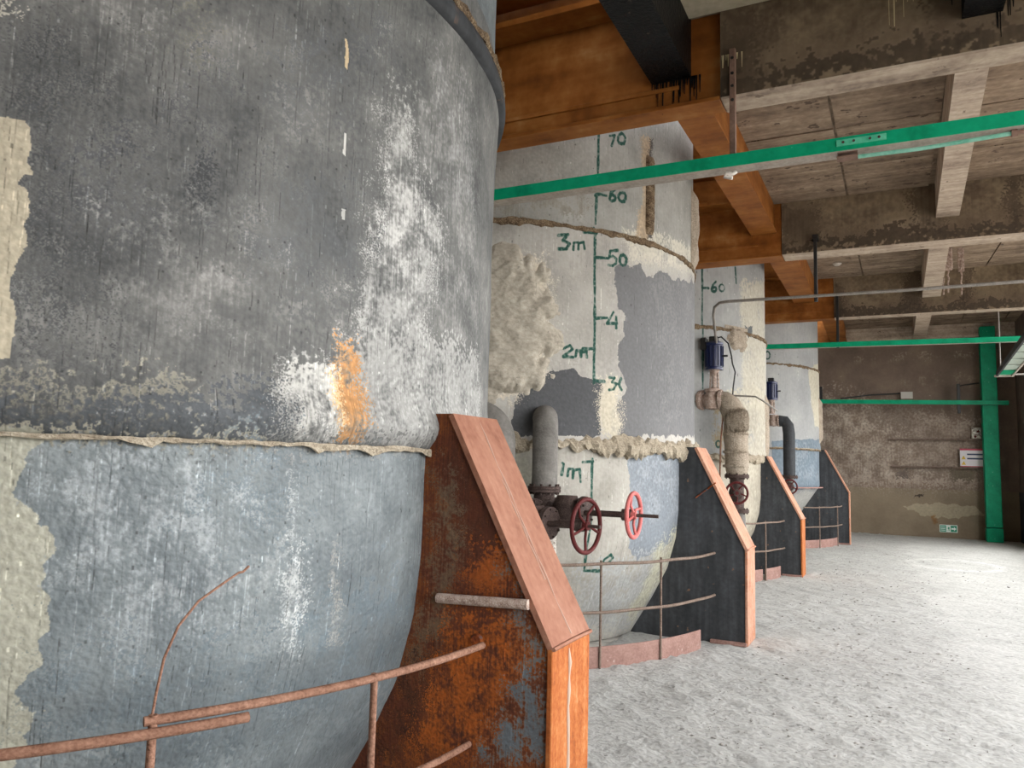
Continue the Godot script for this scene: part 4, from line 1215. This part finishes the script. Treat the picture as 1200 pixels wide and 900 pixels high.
func build_pipes() -> void:
	var cx := -4.12
	# two outlets of the second tank
	for q in [[Vector3(-2.533, 2.0, -5.768), Vector3(0.45, 0, 0.89), 0.13, 1.42, 0.104, "grey wrapped outlet pipe bending down to the valve flange"], [Vector3(-2.82, 2.0, -5.52), Vector3(1, 0, 0), 0.24, 0.0, 0.125, "grey wrapped elbow pipe half hidden behind the rusty bracket"]]:
		var out: Vector3 = q[1].normalized()
		var foot := Vector3(q[0].x, 0, q[0].z)
		var t := thing("outlet_pipe", q[5], "pipe", Vector3(foot.x, q[3], foot.z), "outlet pipes of the second tank")
		var st := elbow_pipe(q[0] - out * q[2], out, q[2], q[3], q[4])
		obj("wrapped_elbow", st, M.pipe_grey, t)
		if q[3] > 1.0:
			flange(t, Vector3(foot.x, 1.41, foot.z), Vector3.UP, 0.135, 0.05, M.iron, 10)
			st = S()
			lathe(st, Vector3(foot.x, 1.0, foot.z), Vector3.UP, [Vector2(0.07, 0), Vector2(0.085, 0.05), Vector2(0.085, 0.4)], 18)
			obj("tee_neck", st, M.iron, t)
			st = S()
			bar(st, Vector3(foot.x + 0.045, 0.0, foot.z), Vector3(foot.x + 0.045, 1.05, foot.z), 0.065, 16)
			obj("lower_pipe", st, M.pipe_white, t)
			st = S()
			lathe(st, Vector3(foot.x - 0.1, 1.25, foot.z - 0.05), Vector3(0.93, -0.02, -0.1), [Vector2(0.1, 0), Vector2(0.105, 0.12), Vector2(0.085, 0.3), Vector2(0, 0.3)], 18, true)
			obj("branch", st, M.iron, t)
			st = S()
			lathe(st, Vector3(foot.x, 1.15, foot.z), Vector3(0, 0, 1), [Vector2(0.075, 0), Vector2(0.075, 0.2), Vector2(0, 0.2)], 18)
			obj("blank_branch", st, M.iron, t)
			flange(t, Vector3(foot.x - 0.05, 1.2, foot.z + 0.12), Vector3(0.5, 0, 0.5), 0.14, 0.05, M.iron, 10)
	gate_valve("gate valve with dark red handwheel, nearest the rusty bracket", Vector3(-2.50, 1.165, -5.50), Vector3(0.98, 0.0, 0.2), 0.48, 0.1, M.wheel_dark, 0.195, 0.12, 5)
	gate_valve("gate valve with light red handwheel and long black stem", Vector3(-2.30, 1.245, -5.69), Vector3(1.0, 0.0, 0.03), 0.55, 0.1, M.wheel_red, 0.165, 0.19, 4)
	# third tank: motor valve, wrapped downpipe, hand valve
	var z := -11.35
	var t := thing("motor_actuator", "dark blue motor actuator on the third tank's side", "motor", Vector3(-2.33, 2.95, z), "blue motor actuators")
	actuator(t, Vector3(-2.30, 3.06, z), 1.0)
	t = thing("pipe_valve", "dusty pinkish valve and pipe below the nearer blue motor", "valve", Vector3(-2.3, 2.6, z))
	dusty_valve(t, Vector3(-2.33, 2.62, z), 1.0)
	t = thing("wrapped_pipe", "cloth-wrapped downpipe with elbow beside the third tank", "pipe", Vector3(-2.0, 0, z))
	var p := [Vector3(-2.25, 2.63, z), Vector3(-2.16, 2.62, z), Vector3(-2.09, 2.55, z), Vector3(-2.03, 2.44, z), Vector3(-2.0, 2.3, z), Vector3(-2.0, 2.1, z), Vector3(-1.99, 1.9, z), Vector3(-1.98, 1.7, z), Vector3(-1.985, 1.58, z), Vector3(-1.985, 1.53, z)]
	var st := S()
	tube(st, p, 0.16, 18, false, [0.11, 0.13, 0.16, 0.168, 0.165, 0.172, 0.162, 0.168, 0.15, 0.12])
	obj("cloth_wrap", st, M.cloth, t)
	st = lump_sheet(-2.01, z, -40.0, 150.0, 2.1, 2.5, 0.16, 0.05, 61, 7.0, true)
	obj("loose_rag", st, M.cloth, t)
	for hh in [2.36, 2.12, 1.86, 1.66]:
		st = ragged_ring(-2.0, z, -90.0, 200.0, 0.165, hh, 0.014, 62)
		obj("wrap_fold", st, M.cloth, t)
	flange(t, Vector3(-1.985, 1.52, z), Vector3.UP, 0.17, 0.05, M.iron, 8)
	st = S()
	bar(st, Vector3(-1.985, 1.02, z), Vector3(-1.985, 1.52, z), 0.1, 16)
	obj("spool", st, M.iron, t)
	flange(t, Vector3(-1.985, 1.03, z), Vector3.UP, 0.165, 0.05, M.iron, 8)
	st = S()
	tube(st, [Vector3(-1.985, 1.03, z), Vector3(-1.97, 0.8, z), Vector3(-1.93, 0.55, z), Vector3(-1.9, 0.0, z)], 0.11, 16)
	obj("lower_pipe", st, M.pipe_grey, t)
	t = thing("hand_valve", "hand valve with dark red wheel under the cloth-wrapped pipe", "valve", Vector3(-1.985, 1.3, z + 0.1))
	st = S()
	lathe(st, Vector3(-1.985, 1.29, z + 0.08), Vector3(0.25, 0, 1), [Vector2(0.1, 0), Vector2(0.1, 0.1), Vector2(0.05, 0.14), Vector2(0.05, 0.26), Vector2(0, 0.26)], 16)
	obj("valve_body", st, M.iron, t)
	handwheel(t, Vector3(-1.93, 1.29, z + 0.32), Vector3(0.25, 0, 1), 0.145, 0.017, 5, M.wheel_dark)
	# cable looping down the third tank
	st = S()
	tube(st, [Vector3(-2.27, 3.52, z + 0.05), Vector3(-2.2, 3.55, z), Vector3(-2.1, 3.45, z), Vector3(-2.05, 3.25, z), Vector3(-2.04, 3.15, z), Vector3(-2.0, 3.02, z), Vector3(-2.03, 2.8, z), Vector3(-2.04, 2.65, z)], 0.011, 6)
	tag(obj("loose_cable", st, M.black), "thin dark cable looping down beside the nearer blue motor", "cable")
	st = S()
	tube(st, [Vector3(-2.04, 2.68, z), Vector3(-1.9, 2.67, z), Vector3(-1.72, 2.66, z), Vector3(-1.62, 2.6, z), Vector3(-1.5, 2.5, z - 0.6)], 0.014, 6)
	tag(obj("loose_cable", st, M.steel), "thin grey cable running right from the cloth-wrapped pipe", "cable")
	st = S()
	tube(st, [Vector3(-2.16, 2.5, z + 0.02), Vector3(-2.18, 2.0, z + 0.16), Vector3(-2.2, 1.5, z + 0.12), Vector3(-2.21, 1.3, z + 0.1)], 0.012, 6)
	tag(obj("drain_rod", st, M.rod), "thin rusty rod running down to the hand valve wheel", "rod")
	# farthest tank
	z = -16.95
	t = thing("motor_actuator", "small dark blue motor actuator beside the farthest tank", "motor", Vector3(-2.25, 2.9, z), "blue motor actuators")
	actuator(t, Vector3(-2.24, 3.10, z), 0.95)
	t = thing("pipe_valve", "small dusty valve below the farther blue motor", "valve", Vector3(-2.2, 2.55, z))
	dusty_valve(t, Vector3(-2.2, 2.66, z), 0.8)
	t = thing("dark_downpipe", "dark grey downpipe in front of the blue-grey tank band", "pipe", Vector3(-1.9, 0, z))
	st = S()
	tube(st, [Vector3(-2.1, 2.66, z), Vector3(-1.98, 2.65, z), Vector3(-1.92, 2.56, z), Vector3(-1.9, 2.4, z), Vector3(-1.9, 1.5, z)], 0.12, 16)
	obj("upper_pipe", st, M.charcoal, t)
	flange(t, Vector3(-1.9, 1.5, z), Vector3.UP, 0.17, 0.05, M.iron, 8)
	st = S()
	bar(st, Vector3(-1.9, 0.0, z), Vector3(-1.9, 1.5, z), 0.09, 14)
	obj("lower_pipe", st, M.pipe_grey, t)
	t = thing("hand_valve", "small dark red wheel valve near the farthest tank", "valve", Vector3(-1.9, 1.3, z + 0.1))
	st = S()
	lathe(st, Vector3(-1.9, 1.3, z + 0.08), Vector3(0.2, 0, 1), [Vector2(0.09, 0), Vector2(0.09, 0.1), Vector2(0.04, 0.12), Vector2(0.04, 0.24), Vector2(0, 0.24)], 14)
	obj("valve_body", st, M.iron, t)
	handwheel(t, Vector3(-1.86, 1.3, z + 0.3), Vector3(0.2, 0, 1), 0.14, 0.017, 5, M.wheel_dark)
func actuator(t: Node3D, c: Vector3, s: float) -> void:
	var st := S()
	lathe(st, c, Vector3.UP, [Vector2(0, 0), Vector2(0.13 * s, 0), Vector2(0.13 * s, 0.03 * s), Vector2(0.118 * s, 0.04 * s), Vector2(0.118 * s, 0.36 * s), Vector2(0.13 * s, 0.37 * s), Vector2(0.13 * s, 0.4 * s), Vector2(0.1 * s, 0.42 * s), Vector2(0, 0.42 * s)], 24)
	obj("housing", st, M.blue, t)
	for k in 14:
		st = S()
		var d := polar(0, 0, k * 360.0 / 14.0, 1, 0)
		box(st, Vector3(-0.004, 0.05, -0.012) * s, Vector3(0.004, 0.35, 0.012) * s, 0.001)
		var o := obj("cooling_fin", st, M.blue, t)
		o.position += c + d * 0.124 * s
		o.rotation.y = -deg_to_rad(k * 360.0 / 14.0) + PI * 0.5
	st = S()
	box(st, c + Vector3(-0.19, 0.3, -0.06) * s, c + Vector3(-0.1, 0.48, 0.08) * s, 0.012)
	box(st, c + Vector3(-0.07, 0.42, -0.05) * s, c + Vector3(0.06, 0.5, 0.05) * s, 0.012)
	obj("terminal_box", st, M.black, t)
	st = S()
	bar(st, c + Vector3(0.12, 0.2, 0.03) * s, c + Vector3(0.2, 0.2, 0.03) * s, 0.015 * s, 8)
	obj("manual_crank", st, M.black, t)
	st = S()
	lathe(st, c + Vector3(0, -0.3, 0) * s, Vector3.UP, [Vector2(0.06 * s, 0), Vector2(0.035 * s, 0.06 * s), Vector2(0.035 * s, 0.24 * s), Vector2(0.08 * s, 0.3 * s)], 14)
	obj("coupling", st, M.iron_dust, t)
	for q in [-1.0, 1.0]:
		st = S()
		bar(st, c + Vector3(0.06 * q, -0.3, 0) * s, c + Vector3(0.05 * q, 0, 0) * s, 0.014 * s, 8)
		obj("yoke_arm", st, M.iron_dust, t)
func dusty_valve(t: Node3D, c: Vector3, s: float) -> void:
	var st := S()
	lathe(st, c + Vector3(0, -0.15, 0) * s, Vector3.UP, [Vector2(0, 0), Vector2(0.1 * s, 0.02 * s), Vector2(0.13 * s, 0.15 * s), Vector2(0.09 * s, 0.26 * s), Vector2(0.11 * s, 0.27 * s), Vector2(0.11 * s, 0.31 * s), Vector2(0, 0.31 * s)], 18)
	obj("valve_body", st, M.iron_dust, t)
	st = S()
	bar(st, c + Vector3(-0.45, 0, -0.3) * s, c + Vector3(0, 0, 0), 0.1 * s, 14)
	obj("inlet_pipe", st, M.iron_dust, t)
	flange(t, c + Vector3(-0.16, 0, -0.05) * s, Vector3(1, 0, 0.3), 0.15 * s, 0.05 * s, M.iron_dust, 8)
	flange(t, c + Vector3(0.12, 0, 0) * s, Vector3(1, 0, 0), 0.15 * s, 0.05 * s, M.iron_dust, 8)

func channel(called: String, label: String, a: Vector3, b: Vector3, hgt: float, wid: float, face: Material, under: Material) -> Node3D:
	# U-shaped steel channel: green web towards the camera, bare lower flange
	var t := thing(called, label, "steel channel", (a + b) * 0.5, "green steel channels")
	var len := (b - a).length()
	var dir := (b - a).normalized()
	var xf := Transform3D(Basis(dir, Vector3.UP, dir.cross(Vector3.UP)), (a + b) * 0.5)
	var st := S()
	cbox(st, xf * Transform3D(Basis(), Vector3(0, 0, 0)), Vector3(len, hgt, 0.008), 0.002)
	obj("web", st, face, t)
	for s in [-1.0, 1.0]:
		st = S()
		cbox(st, xf * Transform3D(Basis(), Vector3(0, s * (hgt * 0.5 - 0.004), -wid * 0.5 - 0.004)), Vector3(len, 0.008, wid), 0.002)
		obj("lower_flange" if s < 0 else "upper_flange", st, under if s < 0 else face, t)
	return t
func build_services() -> void:
	# first green channel, hung from the nearest cross beam
	var t := channel("green_channel", "long green steel channel crossing in front of the nearest beams", Vector3(-3.0, 3.625, -4.965), Vector3(2.88, 3.615, -4.965), 0.085, 0.13, M.green, M.channel_grey)
	var st := S()
	box(st, Vector3(-0.93, 3.58, -5.135), Vector3(-0.89, 4.47, -5.1), 0.003)
	var hg := obj("hanger", st, M.channel_brown, t)
	for h in [4.4, 4.29, 4.2, 4.1]:
		st = S()
		lathe(st, Vector3(-0.91, h, -5.102), Vector3(0, 0, 1), [Vector2(0.011, 0), Vector2(0.011, 0.006), Vector2(0, 0.006)], 10)
		obj("bolt", st, M.black, hg)
	st = S()
	box(st, Vector3(-0.26, 3.605, -4.965), Vector3(0.02, 3.645, -4.953), 0.003)
	var sp := obj("splice_plate", st, surface(["3fa584", "55b795", "6cc5a5"], 0.8, 0.5, 0.0), t)
	for x in [-0.22, -0.16, -0.07, -0.02]:
		st = S()
		lathe(st, Vector3(x, 3.625, -4.955), Vector3(0, 0, 1), [Vector2(0.008, 0), Vector2(0.008, 0.008), Vector2(0, 0.008)], 8)
		obj("bolt", st, M.iron, sp)
	st = S()
	box(st, Vector3(-0.26, 3.545, -5.07), Vector3(-0.14, 3.555, -4.99), 0.002)
	for x in [-0.255, -0.15]: box(st, Vector3(x, 3.545, -5.07), Vector3(x + 0.012, 3.585, -5.06), 0.002)
	box(st, Vector3(-0.255, 3.575, -5.07), Vector3(-0.14, 3.583, -4.99), 0.002)
	obj("clamp_frame", st, M.channel_brown, t)
	st = S()
	tube(st, [Vector3(-0.14, 3.55, -5.03), Vector3(0.2, 3.545, -5.03), Vector3(0.66, 3.56, -5.03)], 0.013, 8)
	obj("conduit", st, surface(["4f9a80", "7fbba6", "9fcdbd"], 0.8, 0.5, 0.0), t)
	st = S()
	bar(st, Vector3(0.66, 3.56, -5.03), Vector3(0.69, 3.562, -5.03), 0.022, 10)
	bar(st, Vector3(0.69, 3.562, -5.03), Vector3(2.8, 3.57, -5.03), 0.012, 8)
	obj("conduit_joint", st, M.channel_brown, t)
	st = S()
	tube(st, [Vector3(-0.87, 3.55, -5.0), Vector3(-0.89, 3.53, -4.98), Vector3(-0.93, 3.545, -4.98), Vector3(-0.94, 3.52, -4.98), Vector3(-0.89, 3.505, -4.98)], 0.013, 6)
	obj("tied_strip", st, plain("d9d2ca", 0.8), t)
	# conduit hung from the second cross beam, bending down to the blue motor
	t = thing("conduit_pipe", "thin steel conduit from the blue motor across the ceiling", "conduit", Vector3(0, 3.8, -10.2))
	st = S()
	tube(st, [Vector3(2.88, 3.83, -10.2), Vector3(0.3, 3.81, -10.2), Vector3(-1.9, 3.82, -10.2), Vector3(-2.0, 3.815, -10.22), Vector3(-2.08, 3.78, -10.3), Vector3(-2.13, 3.7, -10.45), Vector3(-2.2, 3.5, -10.95), Vector3(-2.24, 3.45, -11.2)], 0.02, 8)
	obj("conduit", st, M.steel, t)
	st = S()
	box(st, Vector3(-0.825, 3.75, -10.27), Vector3(-0.785, 4.62, -10.22), 0.003)
	box(st, Vector3(-0.84, 4.55, -10.33), Vector3(-0.77, 4.62, -10.22), 0.003)
	obj("hanger", st, M.black, t)
	# second green channel in front of the third beam
	t = channel("green_channel", "green steel channel crossing before the end wall column", Vector3(-2.42, 4.18, -16.5), Vector3(2.88, 4.12, -16.5), 0.10, 0.10, M.green, M.channel_grey)
	st = S()
	box(st, Vector3(-0.93, 4.1, -16.58), Vector3(-0.88, 5.2, -16.53), 0.003)
	obj("hanger", st, M.black, t)
	# rusty hooks under the middle bay
	t = thing("hanging_hook", "rusty hooks and chain below the middle concrete long beam", "hook", Vector3(1.0, 4.9, -14.5))
	for q in [[0.86, 5.05, 4.62], [0.93, 5.05, 4.65], [1.12, 5.15, 4.6]]:
		st = S()
		var pp := []
		for i in 9: pp.append(Vector3(q[0] + 0.012 * sin(i * 2.3), lerpf(q[1], q[2], i / 8.0), -14.5))
		tube(st, pp, 0.014, 6)
		obj("chain", st, M.iron_dust, t)
	st = S()
	box(st, Vector3(1.08, 5.0, -14.55), Vector3(1.17, 5.42, -14.5), 0.004)
	box(st, Vector3(0.85, 5.03, -14.55), Vector3(1.0, 5.42, -14.45), 0.02)
	obj("bracket_plate", st, M.iron_dust, t)
	# small fitting and lamp holder under the ceiling
	st = S()
	lathe(st, Vector3(-0.70, 4.94, -13.0), Vector3.DOWN, [Vector2(0, 0), Vector2(0.06, 0), Vector2(0.07, 0.02), Vector2(0.04, 0.05), Vector2(0, 0.055)], 14)
	tag(obj("ceiling_fitting", st, M.channel_grey), "small pale round fitting on the ceiling slab", "fitting")

func build_back_wall_things() -> void:
	var zw := -23.15
	# green column
	var t := thing("green_column", "green painted steel column at the right of the end wall", "column", Vector3(2.28, 0, -22.75))
	var st := S()
	box(st, Vector3(2.10, 0.36, -22.95), Vector3(2.44, 5.42, -22.6), 0.012)
	obj("shaft", st, M.green, t)
	st = S()
	box(st, Vector3(2.09, 0.0, -22.96), Vector3(2.45, 0.34, -22.59), 0.012)
	obj("base_box", st, M.green, t)
	st = S()
	box(st, Vector3(2.2, 5.42, -22.83), Vector3(2.36, 5.51, -22.7), 0.01)
	obj("head_plate", st, M.channel_grey, t)
	# third channel on the wall
	t = channel("green_channel", "lowest green channel mounted along the end wall", Vector3(-1.75, 3.54, -22.5), Vector3(2.66, 3.45, -22.5), 0.11, 0.06, M.green, M.channel_grey)
	for x in [-1.72, 1.55]:
		st = S()
		box(st, Vector3(x, 3.2, -22.62), Vector3(x + 0.07, 3.95, -22.5), 0.004)
		obj("wall_bracket", st, M.black, t)
	st = S()
	tube(st, [Vector3(-1.2, 3.62, -22.6), Vector3(-0.5, 3.72, -22.8), Vector3(0.25, 3.78, -23.1)], 0.02, 6)
	obj("cable_run", st, M.black, t)
	st = S()
	tube(st, [Vector3(1.58, 3.93, -22.9), Vector3(1.9, 3.98, -22.9), Vector3(2.08, 4.0, -22.9)], 0.02, 6)
	obj("cable_arm", st, M.black, t)
	# junction box
	t = thing("junction_box", "pale grey junction box above the lowest green channel", "box", Vector3(0.41, 3.6, zw))
	st = S()
	box(st, Vector3(0.265, 3.62, zw), Vector3(0.565, 3.82, zw + 0.14), 0.01)
	obj("body", st, M.channel_grey, t)
	st = S()
	box(st, Vector3(0.275, 3.63, zw + 0.14), Vector3(0.555, 3.81, zw + 0.155), 0.006)
	obj("lid", st, plain("b9b7ae", 0.6), t)
	# handrail pipes on the wall
	for q in [[2.545, "upper thin steel pipe fixed along the end wall"], [1.815, "lower thin steel pipe fixed along the end wall"]]:
		t = thing("wall_pipe", q[1], "pipe", Vector3(1.04, q[0], zw + 0.1), "pipes on the end wall")
		st = S()
		bar(st, Vector3(-0.02, q[0], zw + 0.12), Vector3(2.12, q[0] + 0.01, zw + 0.12), 0.026, 10)
		obj("pipe", st, M.rod_grey, t)
		for x in [0.03, 1.0, 2.05]:
			st = S()
			bar(st, Vector3(x, q[0], zw), Vector3(x, q[0], zw + 0.12), 0.014, 6)
			obj("standoff", st, M.iron, t)
	# switch box with sooty cover
	t = thing("switch_box", "small stained switch box left of the green column", "box", Vector3(2.0, 2.6, zw))
	st = S()
	box(st, Vector3(1.88, 2.55, zw), Vector3(2.09, 2.86, zw + 0.12), 0.01)
	obj("body", st, M.pipe_white, t)
	for k in 2:
		st = S()
		lathe(st, Vector3(1.96 + 0.07 * k, 2.63 + 0.13 * k, zw + 0.12), Vector3(0, 0, 1), [Vector2(0.03, 0), Vector2(0.03, 0.02), Vector2(0, 0.02)], 10)
		obj("knob", st, M.wheel_dark, t)
	# warning sign: white board, red head, yellow triangles, lines of print
	t = thing("warning_sign", "white warning sign with red edge beside green column", "sign", Vector3(1.87, 1.86, zw))
	st = S()
	box(st, Vector3(1.60, 1.85, zw + 0.13), Vector3(2.16, 2.31, zw + 0.15), 0.003)
	obj("board", st, plain("d8d4d6", 0.5), t)
	st = S()
	box(st, Vector3(1.60, 2.27, zw + 0.15), Vector3(2.16, 2.315, zw + 0.154), 0.001)
	box(st, Vector3(1.60, 1.85, zw + 0.15), Vector3(2.16, 1.87, zw + 0.154), 0.001)
	obj("red_edge", st, plain("b8324f", 0.5), t)
	for k in 2:
		st = S()
		prism(st, [Vector2(1.63, 1.9 + k * 0.14), Vector2(1.73, 1.9 + k * 0.14), Vector2(1.68, 2.0 + k * 0.14)], Transform3D(Basis(), Vector3(0, 0, zw + 0.15)), 0.004)
		obj("warning_triangle", st, plain("d6b43a", 0.5), t)
		st = S()
		box(st, Vector3(1.76, 2.15 - k * 0.11, zw + 0.15), Vector3(2.14, 2.19 - k * 0.11, zw + 0.153), 0.001)
		obj("print_line", st, plain("2c3a5e", 0.5), t)
	# exit sign low on the wall
	t = thing("exit_sign", "small green and white exit sign low on the end wall", "sign", Vector3(1.3, 0.16, zw))
	st = S()
	box(st, Vector3(1.09, 0.15, zw), Vector3(1.50, 0.34, zw + 0.02), 0.003)
	obj("board", st, plain("cfe0d8", 0.5), t)
	for q in [[1.105, 1.245], [1.345, 1.485]]:
		st = S()
		box(st, Vector3(q[0], 0.165, zw + 0.02), Vector3(q[1], 0.325, zw + 0.023), 0.001)
		obj("green_panel", st, plain("1f8a6a", 0.5), t)
	st = S()
	prism(st, [Vector2(1.47, 0.245), Vector2(1.42, 0.3), Vector2(1.42, 0.265), Vector2(1.36, 0.265), Vector2(1.36, 0.225), Vector2(1.42, 0.225), Vector2(1.42, 0.19)], Transform3D(Basis(), Vector3(0, 0, zw + 0.023)), 0.002)
	obj("arrow", st, plain("d9e6e0", 0.5), t)
	st = S()
	for k in 3: box(st, Vector3(1.12, 0.195 + k * 0.04, zw + 0.023), Vector3(1.23, 0.21 + k * 0.04, zw + 0.025), 0.0005)
	obj("print_line", st, plain("d9e6e0", 0.5), t)
	st = S()
	prism(st, [Vector2(1.27, 0.18), Vector2(1.30, 0.23), Vector2(1.275, 0.25), Vector2(1.295, 0.29), Vector2(1.325, 0.27), Vector2(1.31, 0.23), Vector2(1.33, 0.18), Vector2(1.30, 0.21)], Transform3D(Basis(), Vector3(0, 0, zw + 0.02)), 0.003)
	obj("running_figure", st, plain("1f8a6a", 0.5), t)
	# ladder tray under the ceiling on the right
	t = thing("ladder_tray", "green ladder tray with pale rungs hanging at right edge", "tray", Vector3(1.95, 3.6, -15))
	var a := Vector3(1.92, 3.60, -17.9)
	var b := Vector3(1.74, 3.66, -11.0)
	for s in [0.0, 0.26]:
		st = S()
		hexa(st, [a + Vector3(s, 0, 0), a + Vector3(s + 0.035, 0, 0), b + Vector3(s + 0.035, 0, 0), b + Vector3(s, 0, 0), a + Vector3(s, 0.1, 0), a + Vector3(s + 0.035, 0.1, 0), b + Vector3(s + 0.035, 0.1, 0), b + Vector3(s, 0.1, 0)])
		obj("side_rail", st, M.channel_grey if s > 0.0 else M.charcoal, t)
	for k in 9:
		var p0 := a.lerp(b, (k + 0.1) / 9.0)
		var p1 := a.lerp(b, (k + 0.9) / 9.0)
		st = S()
		hexa(st, [p0 + Vector3(0.035, 0.02, 0), p0 + Vector3(0.26, 0.02, 0), p1 + Vector3(0.26, 0.02, 0), p1 + Vector3(0.035, 0.02, 0), p0 + Vector3(0.035, 0.035, 0), p0 + Vector3(0.26, 0.035, 0), p1 + Vector3(0.26, 0.035, 0), p1 + Vector3(0.035, 0.035, 0)])
		obj("rung_panel", st, M.green if k == 0 else M.tray, t)
	st = S()
	box(st, a + Vector3(-0.03, -0.01, -0.03), a + Vector3(0.3, 0.03, 0.03), 0.004)
	obj("end_bar", st, M.channel_grey, t)
	for zz in [-17.0, -12.0]:
		st = S()
		bar(st, Vector3(1.9, 3.68, zz), Vector3(1.9, slab_h(zz) + 0.01, zz), 0.012, 6)
		obj("hanger", st, M.steel, t)
	st = S()
	tube(st, [Vector3(2.15, 3.7, -18.5), Vector3(2.78, 3.7, -18.5), Vector3(2.8, 3.7, -18.5), Vector3(2.8, 3.4, -18.5), Vector3(2.84, 3.2, -18.6), Vector3(2.84, 0.0, -18.6)], 0.02, 8)
	tag(obj("wall_conduit", st, M.steel), "thin grey conduit turning down at the right edge", "conduit")

func build_debris() -> void:
	# crumbs of plaster trodden into the dust
	var st := S()
	var ic := []
	for k in 6: ic.append(Vector3(cos(TAU * k / 6.0), 0.0, sin(TAU * k / 6.0)) * rng.randf_range(0.7, 1.1))
	for k in 6:
		tri(st, ic[k], ic[(k + 1) % 6], Vector3(0.1, 0.75, -0.1), Vector3(0, 1, 0) + ic[k])
		tri(st, ic[k], ic[(k + 1) % 6], Vector3(0, -0.6, 0), Vector3(0, -1, 0) + ic[k])
	st.generate_normals()
	var mm := MultiMesh.new()
	mm.transform_format = MultiMesh.TRANSFORM_3D
	mm.mesh = st.commit()
	mm.instance_count = 2600
	for i in 2600:
		var z := -3.4 - pow(rng.randf(), 1.4) * 16.0
		var x := rng.randf_range(-1.15, 0.5)
		if rng.randf() < 0.12: x = rng.randf_range(0.2, 2.6)
		var s := 0.004 + 0.013 * pow(rng.randf(), 6.0)
		mm.set_instance_transform(i, Transform3D(Basis.from_euler(Vector3(rng.randf() * 0.6, rng.randf() * TAU, 0)).scaled(Vector3(s * rng.randf_range(0.8, 1.8), s * 0.8, s)), Vector3(x, 0.003, z)))
	var o := MultiMeshInstance3D.new()
	o.name = "plaster_crumbs"
	o.multimesh = mm
	o.material_override = surface(["8a8783", "a5a29d", "bab7b2"], 0.3, 0.95, 0.0)
	add_child(o)
	tag(o, "grey plaster crumbs scattered over the dusty floor", "debris")
	o.set_meta("kind", "stuff")
